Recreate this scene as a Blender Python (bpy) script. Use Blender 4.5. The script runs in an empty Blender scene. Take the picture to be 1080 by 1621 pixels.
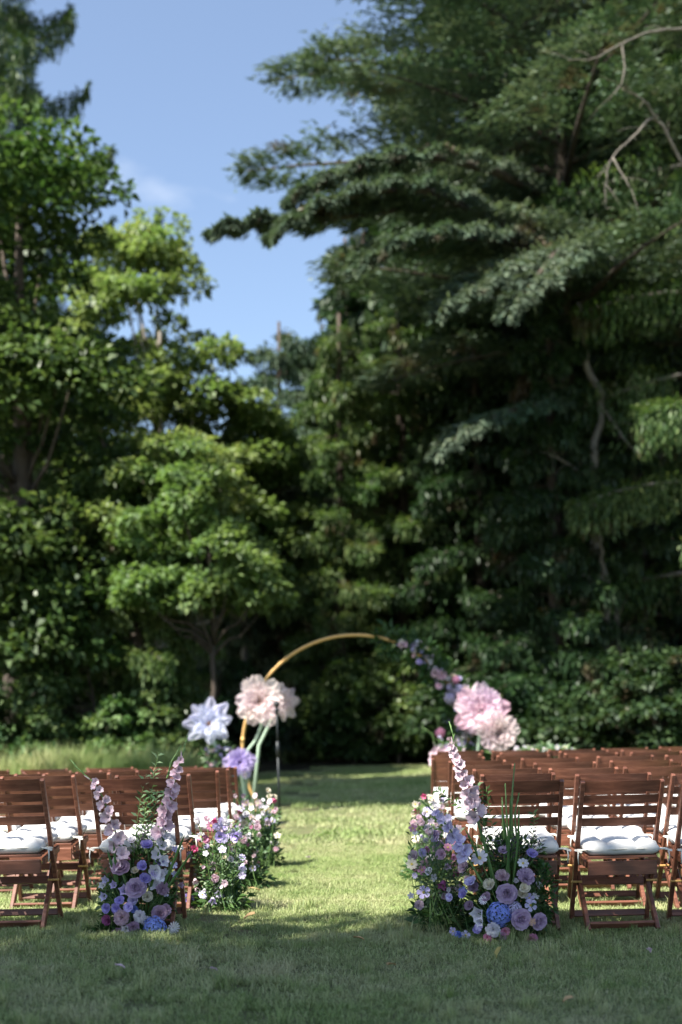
import bpy, bmesh, math, random
import numpy as np
from mathutils import Vector, Matrix, Euler
R = math.radians
rnd = random.Random(11)
nr = np.random.default_rng(7)
S = bpy.context.scene
COL = S.collection

# ------------------------------------------------------------------ camera
F_PX, W_PX, H_PX = 2000.0, 1080.0, 1621.0
CAM_H = 1.28
PITCH, ROLL = R(-4.0), R(1.2)
PP_Y = 1130.0 - F_PX * math.tan(PITCH)          # principal point row of the photograph
cd = bpy.data.cameras.new("camera"); cam = bpy.data.objects.new("camera", cd); COL.objects.link(cam)
cd.sensor_fit = 'VERTICAL'; cd.sensor_height = 36.0
cd.lens = F_PX / H_PX * 36.0
cd.shift_y = (PP_Y - H_PX / 2) / H_PX
cd.clip_start = 0.1; cd.clip_end = 5000
cam.location = (0, 0, CAM_H)
CAM_ROT = Matrix.Rotation(math.pi / 2 + PITCH, 3, 'X') @ Matrix.Rotation(-ROLL, 3, 'Z')
cam.rotation_euler = CAM_ROT.to_euler()
cd.dof.use_dof = True; cd.dof.focus_distance = 7.3; cd.dof.aperture_fstop = 1.25
cd.dof.aperture_blades = 0
S.camera = cam

# ------------------------------------------------------------------ world, sun, exposure
SUN_EL, SUN_AZ = R(52), R(-131)       # azimuth measured from +Y (away from the camera) towards +X
wd = bpy.data.worlds.new("World"); S.world = wd; wd.use_nodes = True
nt = wd.node_tree; nt.nodes.clear()
wo = nt.nodes.new('ShaderNodeOutputWorld'); bg = nt.nodes.new('ShaderNodeBackground')
sky = nt.nodes.new('ShaderNodeTexSky'); sky.sky_type = 'NISHITA'; sky.sun_disc = False
sky.sun_elevation = SUN_EL; sky.sun_rotation = SUN_AZ
sky.air_density = 1.0; sky.dust_density = 0.6; sky.ozone_density = 2.2
tc = nt.nodes.new('ShaderNodeTexCoord')
mp = nt.nodes.new('ShaderNodeMapping'); mp.inputs['Scale'].default_value = (1.0, 1.0, 2.6)
mp.inputs['Location'].default_value = (1.35, 2.1, 0.9)
cn = nt.nodes.new('ShaderNodeTexNoise'); cn.inputs['Scale'].default_value = 3.4; cn.inputs['Detail'].default_value = 7
cn.inputs['Roughness'].default_value = 0.55
cr = nt.nodes.new('ShaderNodeValToRGB'); cr.color_ramp.elements[0].position = 0.56; cr.color_ramp.elements[1].position = 0.82
cr.color_ramp.elements[0].color = (0.07, 0.07, 0.07, 1)
cr.color_ramp.elements[1].color = (0.85, 0.85, 0.85, 1)
cmx = nt.nodes.new('ShaderNodeMixRGB'); cmx.inputs[2].default_value = (5.8, 6.1, 6.6, 1)
nt.links.new(tc.outputs['Generated'], mp.inputs[0]); nt.links.new(mp.outputs[0], cn.inputs['Vector'])
nt.links.new(cn.outputs['Fac'], cr.inputs[0]); nt.links.new(cr.outputs[0], cmx.inputs[0])
nt.links.new(sky.outputs[0], cmx.inputs[1]); nt.links.new(cmx.outputs[0], bg.inputs[0])
bg.inputs[1].default_value = 0.078
nt.links.new(bg.outputs[0], wo.inputs[0])

ld = bpy.data.lights.new("sun", 'SUN'); ld.energy = 5.0; ld.angle = R(0.53); ld.color = (1.0, 0.95, 0.86)
sun = bpy.data.objects.new("sun", ld); COL.objects.link(sun)
SUNV = Vector((math.sin(SUN_AZ) * math.cos(SUN_EL), math.cos(SUN_AZ) * math.cos(SUN_EL), math.sin(SUN_EL)))
sun.rotation_euler = SUNV.to_track_quat('Z', 'Y').to_euler(); sun.location = SUNV * 60
vs = S.view_settings; S.display_settings.display_device = 'sRGB'
vs.view_transform = 'Standard'; vs.look = 'None'; vs.gamma = 1; vs.exposure = 1.5; vs.use_curve_mapping = False
S.render.engine = 'CYCLES'
S.cycles.max_bounces = 8; S.cycles.transparent_max_bounces = 12; S.cycles.diffuse_bounces = 4
S.cycles.use_denoising = True
S.cycles.sample_clamp_indirect = 8

# ------------------------------------------------------------------ geometry helpers
def sstep(a, b, x):
    t = min(1, max(0, (x - a) / (b - a))); return t * t * (3 - 2 * t)
def gz(x, y):
    """height of the ground"""
    w = sstep(-0.2, -1.3, x)
    left = 0.09 - 0.19 * sstep(6.4, 13.8, y)
    z = w * left
    z += 0.012 * math.sin(x * 1.7 + 0.6) * math.sin(y * 0.9 + 1.0) * sstep(3, 6, y)
    far = max(0.0, math.hypot(x, y - 10) - 45)
    z += 0.00002 * far * far if far < 200 else 0.8 + 0.008 * (far - 200)
    return z
def at(u, v, d):
    """world point seen at photograph pixel (u, v), d metres in front (along +Y)"""
    r = CAM_ROT @ Vector(((u - W_PX / 2) / F_PX, -(v - PP_Y) / F_PX, -1.0))
    return Vector((0, 0, CAM_H)) + r * (d / r.y)

def tag(o, label=None, cat=None, group=None, kind=None):
    if label: o['label'] = label
    if cat: o['category'] = cat
    if group: o['group'] = group
    if kind: o['kind'] = kind
    return o
def empty(name, loc, rz=0.0):
    o = bpy.data.objects.new(name, None); COL.objects.link(o); o.location = loc
    o.rotation_euler = (0, 0, rz); o.empty_display_size = 0.1
    return o
def link(name, me, parent=None, loc=(0, 0, 0), mat=None):
    o = bpy.data.objects.new(name, me); COL.objects.link(o); o.parent = parent; o.location = loc
    if mat is not None:
        if len(me.materials) == 0: me.materials.append(mat)
        o.material_slots[0].link = 'OBJECT'; o.material_slots[0].material = mat
    return o
def kids(o): return [c for c in o.children]
def copy_tree(o, parent=None):
    c = o.copy(); COL.objects.link(c); c.parent = parent
    for ch in kids(o): copy_tree(ch, c)
    return c

class MB:
    """collects geometry and links it as ONE mesh"""
    def __init__(s): s.v = []; s.f = []
    def add(s, vs, fs):
        n = len(s.v); s.v += [tuple(p) for p in vs]; s.f += [tuple(i + n for i in f) for f in fs]
    def box(s, c, size, M=None, taper=1.0):
        x, y, z = [k / 2 for k in size]; c = Vector(c)
        p = [Vector((a * x * (taper if d > 0 else 1), b * y * (taper if d > 0 else 1), d * z)) for d in (-1, 1) for a, b in ((-1, -1), (1, -1), (1, 1), (-1, 1))]
        if M is not None: p = [M @ q for q in p]
        s.add([q + c for q in p], [(3, 2, 1, 0), (4, 5, 6, 7), (0, 1, 5, 4), (1, 2, 6, 5), (2, 3, 7, 6), (3, 0, 4, 7)])
    def bar(s, a, b, w, t, side=Vector((1, 0, 0))):
        """rectangular bar from a to b, w wide along side, t thick"""
        a = Vector(a); b = Vector(b); d = (b - a).normalized(); n = d.cross(side).normalized(); sd = n.cross(d).normalized()
        p = []
        for q in (a, b):
            for i, j in ((-1, -1), (1, -1), (1, 1), (-1, 1)): p.append(q + sd * (i * w / 2) + n * (j * t / 2))
        s.add(p, [(3, 2, 1, 0), (4, 5, 6, 7), (0, 1, 5, 4), (1, 2, 6, 5), (2, 3, 7, 6), (3, 0, 4, 7)])
    def tube(s, pts, rad, n=6, cap=True):
        pts = [Vector(p) for p in pts]; m = len(pts)
        if not hasattr(rad, '__len__'): rad = [rad] * m
        vs = []; prev = Vector((0.31, 0.22, 0.9)).normalized()
        for i, p in enumerate(pts):
            d = (pts[min(i + 1, m - 1)] - pts[max(i - 1, 0)])
            d = d.normalized() if d.length > 1e-9 else Vector((0, 0, 1))
            u = prev - d * prev.dot(d)
            if u.length < 1e-3: u = d.orthogonal()
            u.normalize(); w = d.cross(u); prev = u
            for k in range(n):
                a = 2 * math.pi * k / n
                vs.append(p + (u * math.cos(a) + w * math.sin(a)) * rad[i])
        fs = [(i * n + k, i * n + (k + 1) % n, (i + 1) * n + (k + 1) % n, (i + 1) * n + k) for i in range(m - 1) for k in range(n)]
        if cap: fs.append(tuple(range(n - 1, -1, -1))); fs.append(tuple((m - 1) * n + k for k in range(n)))
        s.add(vs, fs)
    def lathe(s, prof, n=16, M=None):
        vs = []
        for r, z in prof:
            for k in range(n):
                a = 2 * math.pi * k / n; q = Vector((r * math.cos(a), r * math.sin(a), z)); vs.append(M @ q if M is not None else q)
        m = len(prof)
        s.add(vs, [(i * n + k, i * n + (k + 1) % n, (i + 1) * n + (k + 1) % n, (i + 1) * n + k) for i in range(m - 1) for k in range(n)])
    def petal(s, M, L, W, a0, a1, nu=4, nv=3, cup=0.25, ruf=0.0, seed=0, tip=0.5, base=0.25, end=0.78):
        """a petal growing from the origin of M: starts at polar angle a0 from +Z, ends at a1"""
        r = random.Random(seed); ph = r.random() * 6
        vs = []; y = z = 0.0
        for i in range(nu + 1):
            u = i / nu
            if i:
                a = a0 + (a1 - a0) * ((i - .5) / nu); y += math.sin(a) * L / nu; z += math.cos(a) * L / nu
            a = a0 + (a1 - a0) * u
            w = W * (base + (1 - base) * math.sin(math.pi * min(1, u / (2 * tip)) * 0.5 if u < tip else math.pi * (0.5 + 0.5 * (u - tip) / (1 - tip) * end)))
            for j in range(nv + 1):
                t = 2 * j / nv - 1
                k = cup * W * t * t + ruf * L * u * u * math.sin(ph + t * 5 + r.uniform(-.5, .5))
                vs.append(M @ Vector((t * w, y - math.cos(a) * k, z + math.sin(a) * k)))
        s.add(vs, [(i * (nv + 1) + j, i * (nv + 1) + j + 1, (i + 1) * (nv + 1) + j + 1, (i + 1) * (nv + 1) + j) for i in range(nu) for j in range(nv)])
    def mesh(s, name, smooth=False, mat=None):
        me = bpy.data.meshes.new(name); me.from_pydata(s.v, [], s.f)
        if smooth: me.polygons.foreach_set('use_smooth', [True] * len(me.polygons))
        if mat is not None: me.materials.append(mat)
        me.update(); return me
def bevel(me, w, seg=1):
    bm = bmesh.new(); bm.from_mesh(me)
    bmesh.ops.bevel(bm, geom=bm.edges[:], offset=w, segments=seg, affect='EDGES', profile=0.5)
    bm.to_mesh(me); bm.free(); return me

def np_mesh(name, V, Fq, mat, smooth=False):
    """V (n,3), Fq (m,k) constant face size"""
    me = bpy.data.meshes.new(name); k = Fq.shape[1]; m = Fq.shape[0]
    me.vertices.add(len(V)); me.vertices.foreach_set('co', V.astype(np.float32).ravel())
    me.loops.add(m * k); me.loops.foreach_set('vertex_index', Fq.astype(np.int32).ravel())
    me.polygons.add(m); me.polygons.foreach_set('loop_start', np.arange(0, m * k, k, dtype=np.int32))
    me.polygons.foreach_set('loop_total', np.full(m, k, dtype=np.int32))
    if smooth: me.polygons.foreach_set('use_smooth', np.ones(m, dtype=bool))
    me.update(calc_edges=True); me.validate()
    if mat is not None: me.materials.append(mat)
    return me
def unit(a): return a / np.maximum(np.linalg.norm(a, axis=1, keepdims=True), 1e-9)
def leaves(P, D, N, L, Wd, fold=0.25):
    """one four-point folded leaf per row: P base, D direction, N rough normal, L length, Wd width"""
    D = unit(D); B = unit(np.cross(D, N)); N2 = np.cross(B, D)
    L = np.broadcast_to(np.asarray(L, float).reshape(-1, 1), (len(P), 1)); Wd = np.broadcast_to(np.asarray(Wd, float).reshape(-1, 1), (len(P), 1))
    a = P; c = P + D * L - N2 * L * 0.12
    m = P + D * L * 0.45 + N2 * L * 0.06
    b = m + B * Wd * 0.5 + N2 * Wd * fold; d = m - B * Wd * 0.5 + N2 * Wd * fold
    V = np.stack([a, b, c, d], 1).reshape(-1, 3)
    F = (np.arange(len(P)) * 4)[:, None] + np.array([[0, 1, 2, 3]])
    return V, F

# ------------------------------------------------------------------ materials
MATS = {}
def newmat(name):
    m = bpy.data.materials.new(name); m.use_nodes = True
    t = m.node_tree; b = t.nodes['Principled BSDF']; MATS[name] = m
    return m, t, b
def N(t, typ, **kw):
    n = t.nodes.new(typ)
    for k, v in kw.items(): setattr(n, k, v)
    return n
def ramp(t, fac, stops):
    r = N(t, 'ShaderNodeValToRGB'); e = r.color_ramp.elements
    while len(e) < len(stops): e.new(0.5)
    for i, (p, c) in enumerate(stops):
        e[i].position = p; e[i].color = (*c, 1)
    t.links.new(fac, r.inputs[0]); return r.outputs[0]
def noise(t, scale, detail=4, vec=None, rough=0.55):
    n = N(t, 'ShaderNodeTexNoise'); n.inputs['Scale'].default_value = scale; n.inputs['Detail'].default_value = detail
    n.inputs['Roughness'].default_value = rough
    if vec is not None: t.links.new(vec, n.inputs['Vector'])
    return n.outputs['Fac']
def mixc(t, f, a, b, mode='MIX'):
    m = N(t, 'ShaderNodeMixRGB', blend_type=mode)
    for i, x in ((0, f), (1, a), (2, b)):
        if isinstance(x, (int, float)): m.inputs[i].default_value = x
        elif isinstance(x, tuple): m.inputs[i].default_value = (*x, 1)
        else: t.links.new(x, m.inputs[i])
    return m.outputs[0]
def bump(t, b, h, strength, dist=0.01):
    n = N(t, 'ShaderNodeBump'); n.inputs['Strength'].default_value = strength; n.inputs['Distance'].default_value = dist
    t.links.new(h, n.inputs['Height']); t.links.new(n.outputs[0], b.inputs['Normal'])

def leafmat(name, c0, c1, c2, rough=0.5, trans=0.35, patch=0.35, brown=None, spec=0.4):
    """foliage: colour differs leaf by leaf and in broad drifts; some light passes through"""
    m, t, b = newmat(name)
    g = N(t, 'ShaderNodeNewGeometry')
    c = ramp(t, g.outputs['Random Per Island'], [(0.0, c0), (0.55, c1), (1.0, c2)])
    nz = noise(t, patch, 3, g.outputs['Position'])
    c = mixc(t, mulr(t, nz, 0.42, 0.62), c, mixc(t, 1.0, c, (0.62, 0.8, 0.7), 'MULTIPLY'))
    if brown:
        nb = noise(t, 0.8, 4, g.outputs['Position'])
        c = mixc(t, mulr(t, nb, 0.60, 0.68), c, brown)
    t.links.new(c, b.inputs['Base Color']); b.inputs['Roughness'].default_value = rough
    b.inputs['Specular IOR Level'].default_value = spec
    tr = N(t, 'ShaderNodeBsdfTranslucent'); t.links.new(mixc(t, 1.0, c, (1.15, 1.2, 0.65), 'MULTIPLY'), tr.inputs[0])
    mx = N(t, 'ShaderNodeMixShader'); mx.inputs[0].default_value = trans
    t.links.new(b.outputs[0], mx.inputs[1]); t.links.new(tr.outputs[0], mx.inputs[2])
    t.links.new(mx.outputs[0], t.nodes['Material Output'].inputs[0])
    return m
def mulr(t, f, lo, hi):
    r = N(t, 'ShaderNodeMapRange'); r.inputs[1].default_value = lo; r.inputs[2].default_value = hi
    t.links.new(f, r.inputs[0]); return r.outputs[0]
def petalmat(name, c, c2=None, trans=0.3, sheer=0.0):
    m, t, b = newmat(name); c2 = c2 or tuple(min(1, k * 1.15 + 0.03) for k in c)
    g = N(t, 'ShaderNodeNewGeometry'); tcn = N(t, 'ShaderNodeTexCoord')
    oi = N(t, 'ShaderNodeObjectInfo')
    col = ramp(t, g.outputs['Random Per Island'], [(0.0, c), (1.0, c2)])
    col = mixc(t, mulr(t, noise(t, 2.2, 3, tcn.outputs['Object']), 0.35, 0.7), col, mixc(t, 1.0, col, (0.78, 0.72, 0.86), 'MULTIPLY'))
    hs = N(t, 'ShaderNodeHueSaturation'); t.links.new(col, hs.inputs['Color'])
    mr = N(t, 'ShaderNodeMapRange'); mr.inputs[3].default_value = 0.8; mr.inputs[4].default_value = 1.12
    t.links.new(oi.outputs['Random'], mr.inputs[0]); t.links.new(mr.outputs[0], hs.inputs['Value'])
    col = hs.outputs[0]
    t.links.new(col, b.inputs['Base Color']); b.inputs['Roughness'].default_value = 0.6
    b.inputs['Specular IOR Level'].default_value = 0.25
    tr = N(t, 'ShaderNodeBsdfTranslucent'); t.links.new(col, tr.inputs[0])
    mx = N(t, 'ShaderNodeMixShader'); mx.inputs[0].default_value = trans
    t.links.new(b.outputs[0], mx.inputs[1]); t.links.new(tr.outputs[0], mx.inputs[2]); out = mx.outputs[0]
    if sheer:
        tp = N(t, 'ShaderNodeBsdfTransparent'); m2 = N(t, 'ShaderNodeMixShader'); m2.inputs[0].default_value = sheer
        t.links.new(out, m2.inputs[1]); t.links.new(tp.outputs[0], m2.inputs[2]); out = m2.outputs[0]
    t.links.new(out, t.nodes['Material Output'].inputs[0])
    return m
def wood(name, base, dark, light, rough=0.45):
    m, t, b = newmat(name)
    tcn = N(t, 'ShaderNodeTexCoord'); oi = N(t, 'ShaderNodeObjectInfo')
    mp = N(t, 'ShaderNodeMapping'); mp.inputs['Scale'].default_value = (5, 30, 45)
    t.links.new(tcn.outputs['Object'], mp.inputs[0])
    ad = N(t, 'ShaderNodeVectorMath', operation='ADD'); t.links.new(mp.outputs[0], ad.inputs[0])
    cb = N(t, 'ShaderNodeCombineXYZ'); ml = N(t, 'ShaderNodeMath', operation='MULTIPLY'); ml.inputs[1].default_value = 37
    t.links.new(oi.outputs['Random'], ml.inputs[0]); t.links.new(ml.outputs[0], cb.inputs[0]); t.links.new(cb.outputs[0], ad.inputs[1])
    f = noise(t, 1.0, 6, ad.outputs[0], 0.65)
    c = ramp(t, f, [(0.25, dark), (0.5, base), (0.75, light)])
    hs = N(t, 'ShaderNodeHueSaturation'); t.links.new(c, hs.inputs['Color'])
    mr = N(t, 'ShaderNodeMapRange'); mr.inputs[3].default_value = 0.78; mr.inputs[4].default_value = 1.2
    t.links.new(oi.outputs['Random'], mr.inputs[0]); t.links.new(mr.outputs[0], hs.inputs['Value'])
    t.links.new(hs.outputs[0], b.inputs['Base Color'])
    b.inputs['Roughness'].default_value = rough; bump(t, b, f, 0.25, 0.002)
    return m
def bark(name, c0, c1, sc=6):
    m, t, b = newmat(name); tcn = N(t, 'ShaderNodeTexCoord')
    mp = N(t, 'ShaderNodeMapping'); mp.inputs['Scale'].default_value = (1, 1, 0.25); t.links.new(tcn.outputs['Object'], mp.inputs[0])
    f = noise(t, sc, 6, mp.outputs[0], 0.65)
    t.links.new(ramp(t, f, [(0.3, c0), (0.7, c1)]), b.inputs['Base Color']); b.inputs['Roughness'].default_value = 0.9
    bump(t, b, f, 0.8, 0.05); return m
def plain(name, c, rough=0.5, metal=0.0, var=0.15, sc=20):
    m, t, b = newmat(name); tcn = N(t, 'ShaderNodeTexCoord')
    f = noise(t, sc, 4, tcn.outputs['Object'])
    t.links.new(mixc(t, f, tuple(k * (1 - var) for k in c), tuple(min(1, k * (1 + var)) for k in c)), b.inputs['Base Color'])
    b.inputs['Roughness'].default_value = rough; b.inputs['Metallic'].default_value = metal; return m

M_wood = wood('mahogany_stained_wood', (0.16, 0.062, 0.038), (0.08, 0.031, 0.02), (0.27, 0.115, 0.072), 0.38)
M_tie = plain('cotton_tie', (0.72, 0.68, 0.6), 0.8)
M_brass = plain('brushed_gold_tube', (0.66, 0.41, 0.15), 0.45, 0.35, 0.18, 6)
M_black = plain('black_painted_steel', (0.02, 0.024, 0.026), 0.45, 0.3)
M_stem = plain('green_stem', (0.11, 0.2, 0.055), 0.55, 0, 0.3, 8)
M_palestem = plain('pale_green_wrapped_stem', (0.36, 0.48, 0.36), 0.6)
# cushion cloth
M_cushion, t, b = newmat('cream_cotton_cushion')
tcn = N(t, 'ShaderNodeTexCoord'); f = noise(t, 12, 5, tcn.outputs['Object'])
t.links.new(mixc(t, f, (0.56, 0.55, 0.54), (0.66, 0.65, 0.63)), b.inputs['Base Color']); b.inputs['Roughness'].default_value = 0.85
bump(t, b, noise(t, 9, 5, tcn.outputs['Object']), 0.35, 0.02)
# soil and turf under the blades
M_turf, t, b = newmat('turf_soil')
g = N(t, 'ShaderNodeNewGeometry'); f = noise(t, 0.9, 6, g.outputs['Position'], 0.6); f2 = noise(t, 38, 5, g.outputs['Position'], 0.7)
c = ramp(t, f, [(0.3, (0.085, 0.125, 0.032)), (0.55, (0.12, 0.15, 0.045)), (0.72, (0.20, 0.17, 0.085))])
c = mixc(t, mulr(t, f2, 0.35, 0.7), c, (0.10, 0.085, 0.045))
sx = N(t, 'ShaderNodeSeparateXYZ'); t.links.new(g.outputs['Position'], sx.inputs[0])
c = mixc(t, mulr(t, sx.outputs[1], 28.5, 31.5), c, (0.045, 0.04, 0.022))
t.links.new(c, b.inputs['Base Color']); b.inputs['Roughness'].default_value = 0.95; bump(t, b, f2, 0.7, 0.03)
# grass blades
def grassmat(name, lo, mid, dry, trans=0.35):
    m, t, b = newmat(name); g = N(t, 'ShaderNodeNewGeometry')
    c = ramp(t, g.outputs['Random Per Island'], [(0.0, lo), (0.6, mid), (0.86, mid), (1.0, dry)])
    f = noise(t, 1.1, 5, g.outputs['Position'], 0.62)
    c = mixc(t, mulr(t, f, 0.46, 0.66), c, mixc(t, 0.65, c, dry))
    f5 = noise(t, 5.5, 4, g.outputs['Position'], 0.7)
    c = mixc(t, mulr(t, f5, 0.50, 0.72), c, mixc(t, 1.0, c, (0.62, 0.80, 0.5), 'MULTIPLY'))
    f3 = noise(t, 0.35, 3, g.outputs['Position'])
    c = mixc(t, mulr(t, f3, 0.4, 0.65), c, mixc(t, 1.0, c, (0.78, 0.92, 0.7), 'MULTIPLY'))
    t.links.new(c, b.inputs['Base Color']); b.inputs['Roughness'].default_value = 0.5; b.inputs['Specular IOR Level'].default_value = 0.35
    tr = N(t, 'ShaderNodeBsdfTranslucent'); t.links.new(c, tr.inputs[0])
    mx = N(t, 'ShaderNodeMixShader'); mx.inputs[0].default_value = trans
    t.links.new(b.outputs[0], mx.inputs[1]); t.links.new(tr.outputs[0], mx.inputs[2]); t.links.new(mx.outputs[0], t.nodes['Material Output'].inputs[0])
    return m
M_grass = grassmat('lawn_grass', (0.18, 0.24, 0.09), (0.41, 0.455, 0.205), (0.62, 0.57, 0.36))
M_tall = grassmat('meadow_grass', (0.27, 0.35, 0.13), (0.42, 0.47, 0.21), (0.6, 0.55, 0.32))

# ------------------------------------------------------------------ ground
def axis(lo, hi, near_lo, near_hi, step):
    a = list(np.arange(near_lo, near_hi + 1e-6, step)); x = near_hi; s_ = step
    while x < hi: s_ *= 1.35; x += s_; a.append(min(x, hi))
    x = near_lo; s_ = step
    while x > lo: s_ *= 1.35; x -= s_; a.insert(0, max(x, lo))
    return a
xs = axis(-900, 900, -12, 12, 0.4); ys = axis(-300, 1500, 0, 32, 0.4)
V = [(x, y, gz(x, y)) for y in ys for x in xs]; nx = len(xs)
mb = MB(); mb.add(V, [(j * nx + i, j * nx + i + 1, (j + 1) * nx + i + 1, (j + 1) * nx + i) for j in range(len(ys) - 1) for i in range(nx - 1)])
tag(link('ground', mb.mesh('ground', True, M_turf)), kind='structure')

def blades(n, size, h0, h1, w0, w1, lean, seed, mat, clump=0.0):
    r = np.random.default_rng(seed)
    P = np.zeros((n, 3)); P[:, 0] = r.uniform(-size / 2, size / 2, n); P[:, 1] = r.uniform(-size / 2, size / 2, n)
    if clump:
        k = max(3, int(n * 0.02)); C = r.uniform(-size / 2, size / 2, (k, 2)); sel = r.random(n) < clump
        P[sel, :2] = C[r.integers(0, k, sel.sum())] + r.normal(0, 0.012, (sel.sum(), 2))
    h = r.uniform(h0, h1, n) * (0.6 + 0.8 * r.random(n)); a = r.uniform(0, 2 * np.pi, n); w = r.uniform(w0, w1, n)
    D = np.stack([np.cos(a), np.sin(a), np.zeros(n)], 1); B = np.stack([-np.sin(a), np.cos(a), np.zeros(n)], 1)
    ln = h * r.uniform(0.15, lean, n)
    Z = np.array([[0, 0, 1.0]])
    v0 = P - B * w[:, None] / 2; v1 = P + B * w[:, None] / 2
    m = P + D * (ln * 0.35)[:, None] + Z * (h * 0.6)[:, None]
    v2 = m + B * w[:, None] * 0.4; v3 = m - B * w[:, None] * 0.4
    tip = P + D * ln[:, None] + Z * (h * (1 - 0.25 * np.clip(ln / h, 0, 1.6)))[:, None]
    V = np.stack([v0, v1, v2, v3, tip], 1).reshape(-1, 3)
    i = np.arange(n)[:, None] * 5
    F3 = np.concatenate([i + np.array([[0, 1, 2]]), i + np.array([[0, 2, 3]]), i + np.array([[3, 2, 4]])], 1).reshape(-1, 3)
    return np_mesh('grass_patch', V, F3, mat)
def scatter(name, meshes, pts, kind_label, mat):
    """pts: (x, y, z, rot, scale); one object whose geometry nodes lay patches of blades on the ground"""
    me = bpy.data.meshes.new(name); A = np.array(pts)
    me.vertices.add(len(A)); me.vertices.foreach_set('co', A[:, :3].astype(np.float32).ravel())
    for nm, col in (('turn', A[:, 3]), ('size', A[:, 4])):
        at_ = me.attributes.new(nm, 'FLOAT', 'POINT'); at_.data.foreach_set('value', col.astype(np.float32))
    at_ = me.attributes.new('pick', 'INT', 'POINT'); at_.data.foreach_set('value', nr.integers(0, len(meshes), len(A)).astype(np.int32))
    me.materials.append(mat); me.update()
    o = link(name, me)
    ng = bpy.data.node_groups.new(name + '_nodes', 'GeometryNodeTree')
    ng.interface.new_socket('Geometry', in_out='INPUT', socket_type='NodeSocketGeometry')
    ng.interface.new_socket('Geometry', in_out='OUTPUT', socket_type='NodeSocketGeometry')
    gi = ng.nodes.new('NodeGroupInput'); go = ng.nodes.new('NodeGroupOutput')
    g2 = ng.nodes.new('GeometryNodeGeometryToInstance')
    for m in reversed(meshes):
        so = bpy.data.objects.new('patch_source', m)
        oi = ng.nodes.new('GeometryNodeObjectInfo'); oi.inputs[0].default_value = so
        try: oi.inputs['As Instance'].default_value = True
        except Exception: pass
        ng.links.new(oi.outputs['Geometry'], g2.inputs[0])
    ip = ng.nodes.new('GeometryNodeInstanceOnPoints'); ip.inputs['Pick Instance'].default_value = True
    def na(nm, ty):
        n = ng.nodes.new('GeometryNodeInputNamedAttribute'); n.data_type = ty; n.inputs[0].default_value = nm
        return [s for s in n.outputs if s.enabled and s.name == 'Attribute'][0]
    cx = ng.nodes.new('ShaderNodeCombineXYZ'); ng.links.new(na('turn', 'FLOAT'), cx.inputs[2])
    ng.links.new(gi.outputs[0], ip.inputs['Points']); ng.links.new(g2.outputs[0], ip.inputs['Instance'])
    ng.links.new(na('pick', 'INT'), ip.inputs['Instance Index']); ng.links.new(cx.outputs[0], ip.inputs['Rotation'])
    ng.links.new(na('size', 'FLOAT'), ip.inputs['Scale']); ng.links.new(ip.outputs[0], go.inputs[0])
    md = o.modifiers.new('patches', 'NODES'); md.node_group = ng
    return tag(o, kind_label, None, None, 'stuff')

near = [blades(4200, 0.56, 0.013, 0.032, 0.002, 0.0042, 1.7, 20 + k, M_grass, 0.3) for k in range(4)]
far_ = [blades(1700, 1.1, 0.02, 0.045, 0.007, 0.014, 1.1, 40 + k, M_grass, 0.3) for k in range(3)]
pts = []
for y in np.arange(3.2, 12.4, 0.5):
    for x in np.arange(-0.34 * y - 1.0, 0.34 * y + 1.0, 0.5):
        px, py = x + rnd.uniform(-.04, .04), y + rnd.uniform(-.04, .04)
        pts.append((px, py, gz(px, py) - 0.002, rnd.choice([0, 1, 2, 3]) * math.pi / 2 + rnd.uniform(-.1, .1), 1.08 + .22 * math.sin(px * 2.3 + 1.7 * math.sin(py * 1.1)) * math.sin(py * 1.9 + px) + rnd.uniform(-.08, .08)))
tag(scatter('lawn_grass', near, pts, 'short trodden lawn grass of the aisle and under the chairs', M_grass), cat='grass')
pts = []
for y in np.arange(12.9, 30.2, 1.0):
    for x in np.arange(-0.34 * y - 2.0, 0.34 * y + 2.0, 1.0):
        pts.append((x, y, gz(x, y) - 0.002, rnd.choice([0, 1, 2, 3]) * math.pi / 2, rnd.uniform(0.95, 1.15)))
tag(scatter('distant_lawn_grass', far_, pts, 'sunlit and shaded lawn stretching from the arch to the trees', M_grass), cat='grass')
tallm = [blades(420, 0.8, 0.35, 0.75, 0.01, 0.022, 0.6, 60 + k, M_tall, 0.5) for k in range(3)]
pts = []
for k in range(150):
    x = rnd.uniform(-7.4, -3.1); y = rnd.uniform(23.6, 25.0); pts.append((x, y, gz(x, y), rnd.uniform(0, 6), rnd.uniform(0.45, 1.15)))
tag(scatter('meadow_grass', tallm, pts, 'tall pale unmown grass at the lawn edge below the left trees', M_tall), cat='tall grass')
tuft = [blades(60, 0.09, 0.05, 0.11, 0.003, 0.006, 0.9, 80 + k, M_grass, 0.0) for k in range(3)]
pts = []
for k in range(320):
    y = rnd.uniform(4.6, 10.5); x = rnd.uniform(-0.3, 0.3) * y; pts.append((x, y, gz(x, y), rnd.uniform(0, 6), rnd.uniform(0.35, 0.85)))
for cx_, cy_ in ((-1.28, 7.1), (-0.75, 8.2), (0.6, 7.25), (1.05, 7.0), (-0.5, 8.4)):
    for k in range(10):
        x = cx_ + rnd.gauss(0, .2); y = cy_ + rnd.gauss(0, .16); pts.append((x, y, gz(x, y), rnd.uniform(0, 6), rnd.uniform(0.5, 1.1)))
tag(scatter('grass_tufts', tuft, pts, 'longer grass tufts scattered over the lawn and round the flower bases', M_grass), cat='grass')

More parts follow.
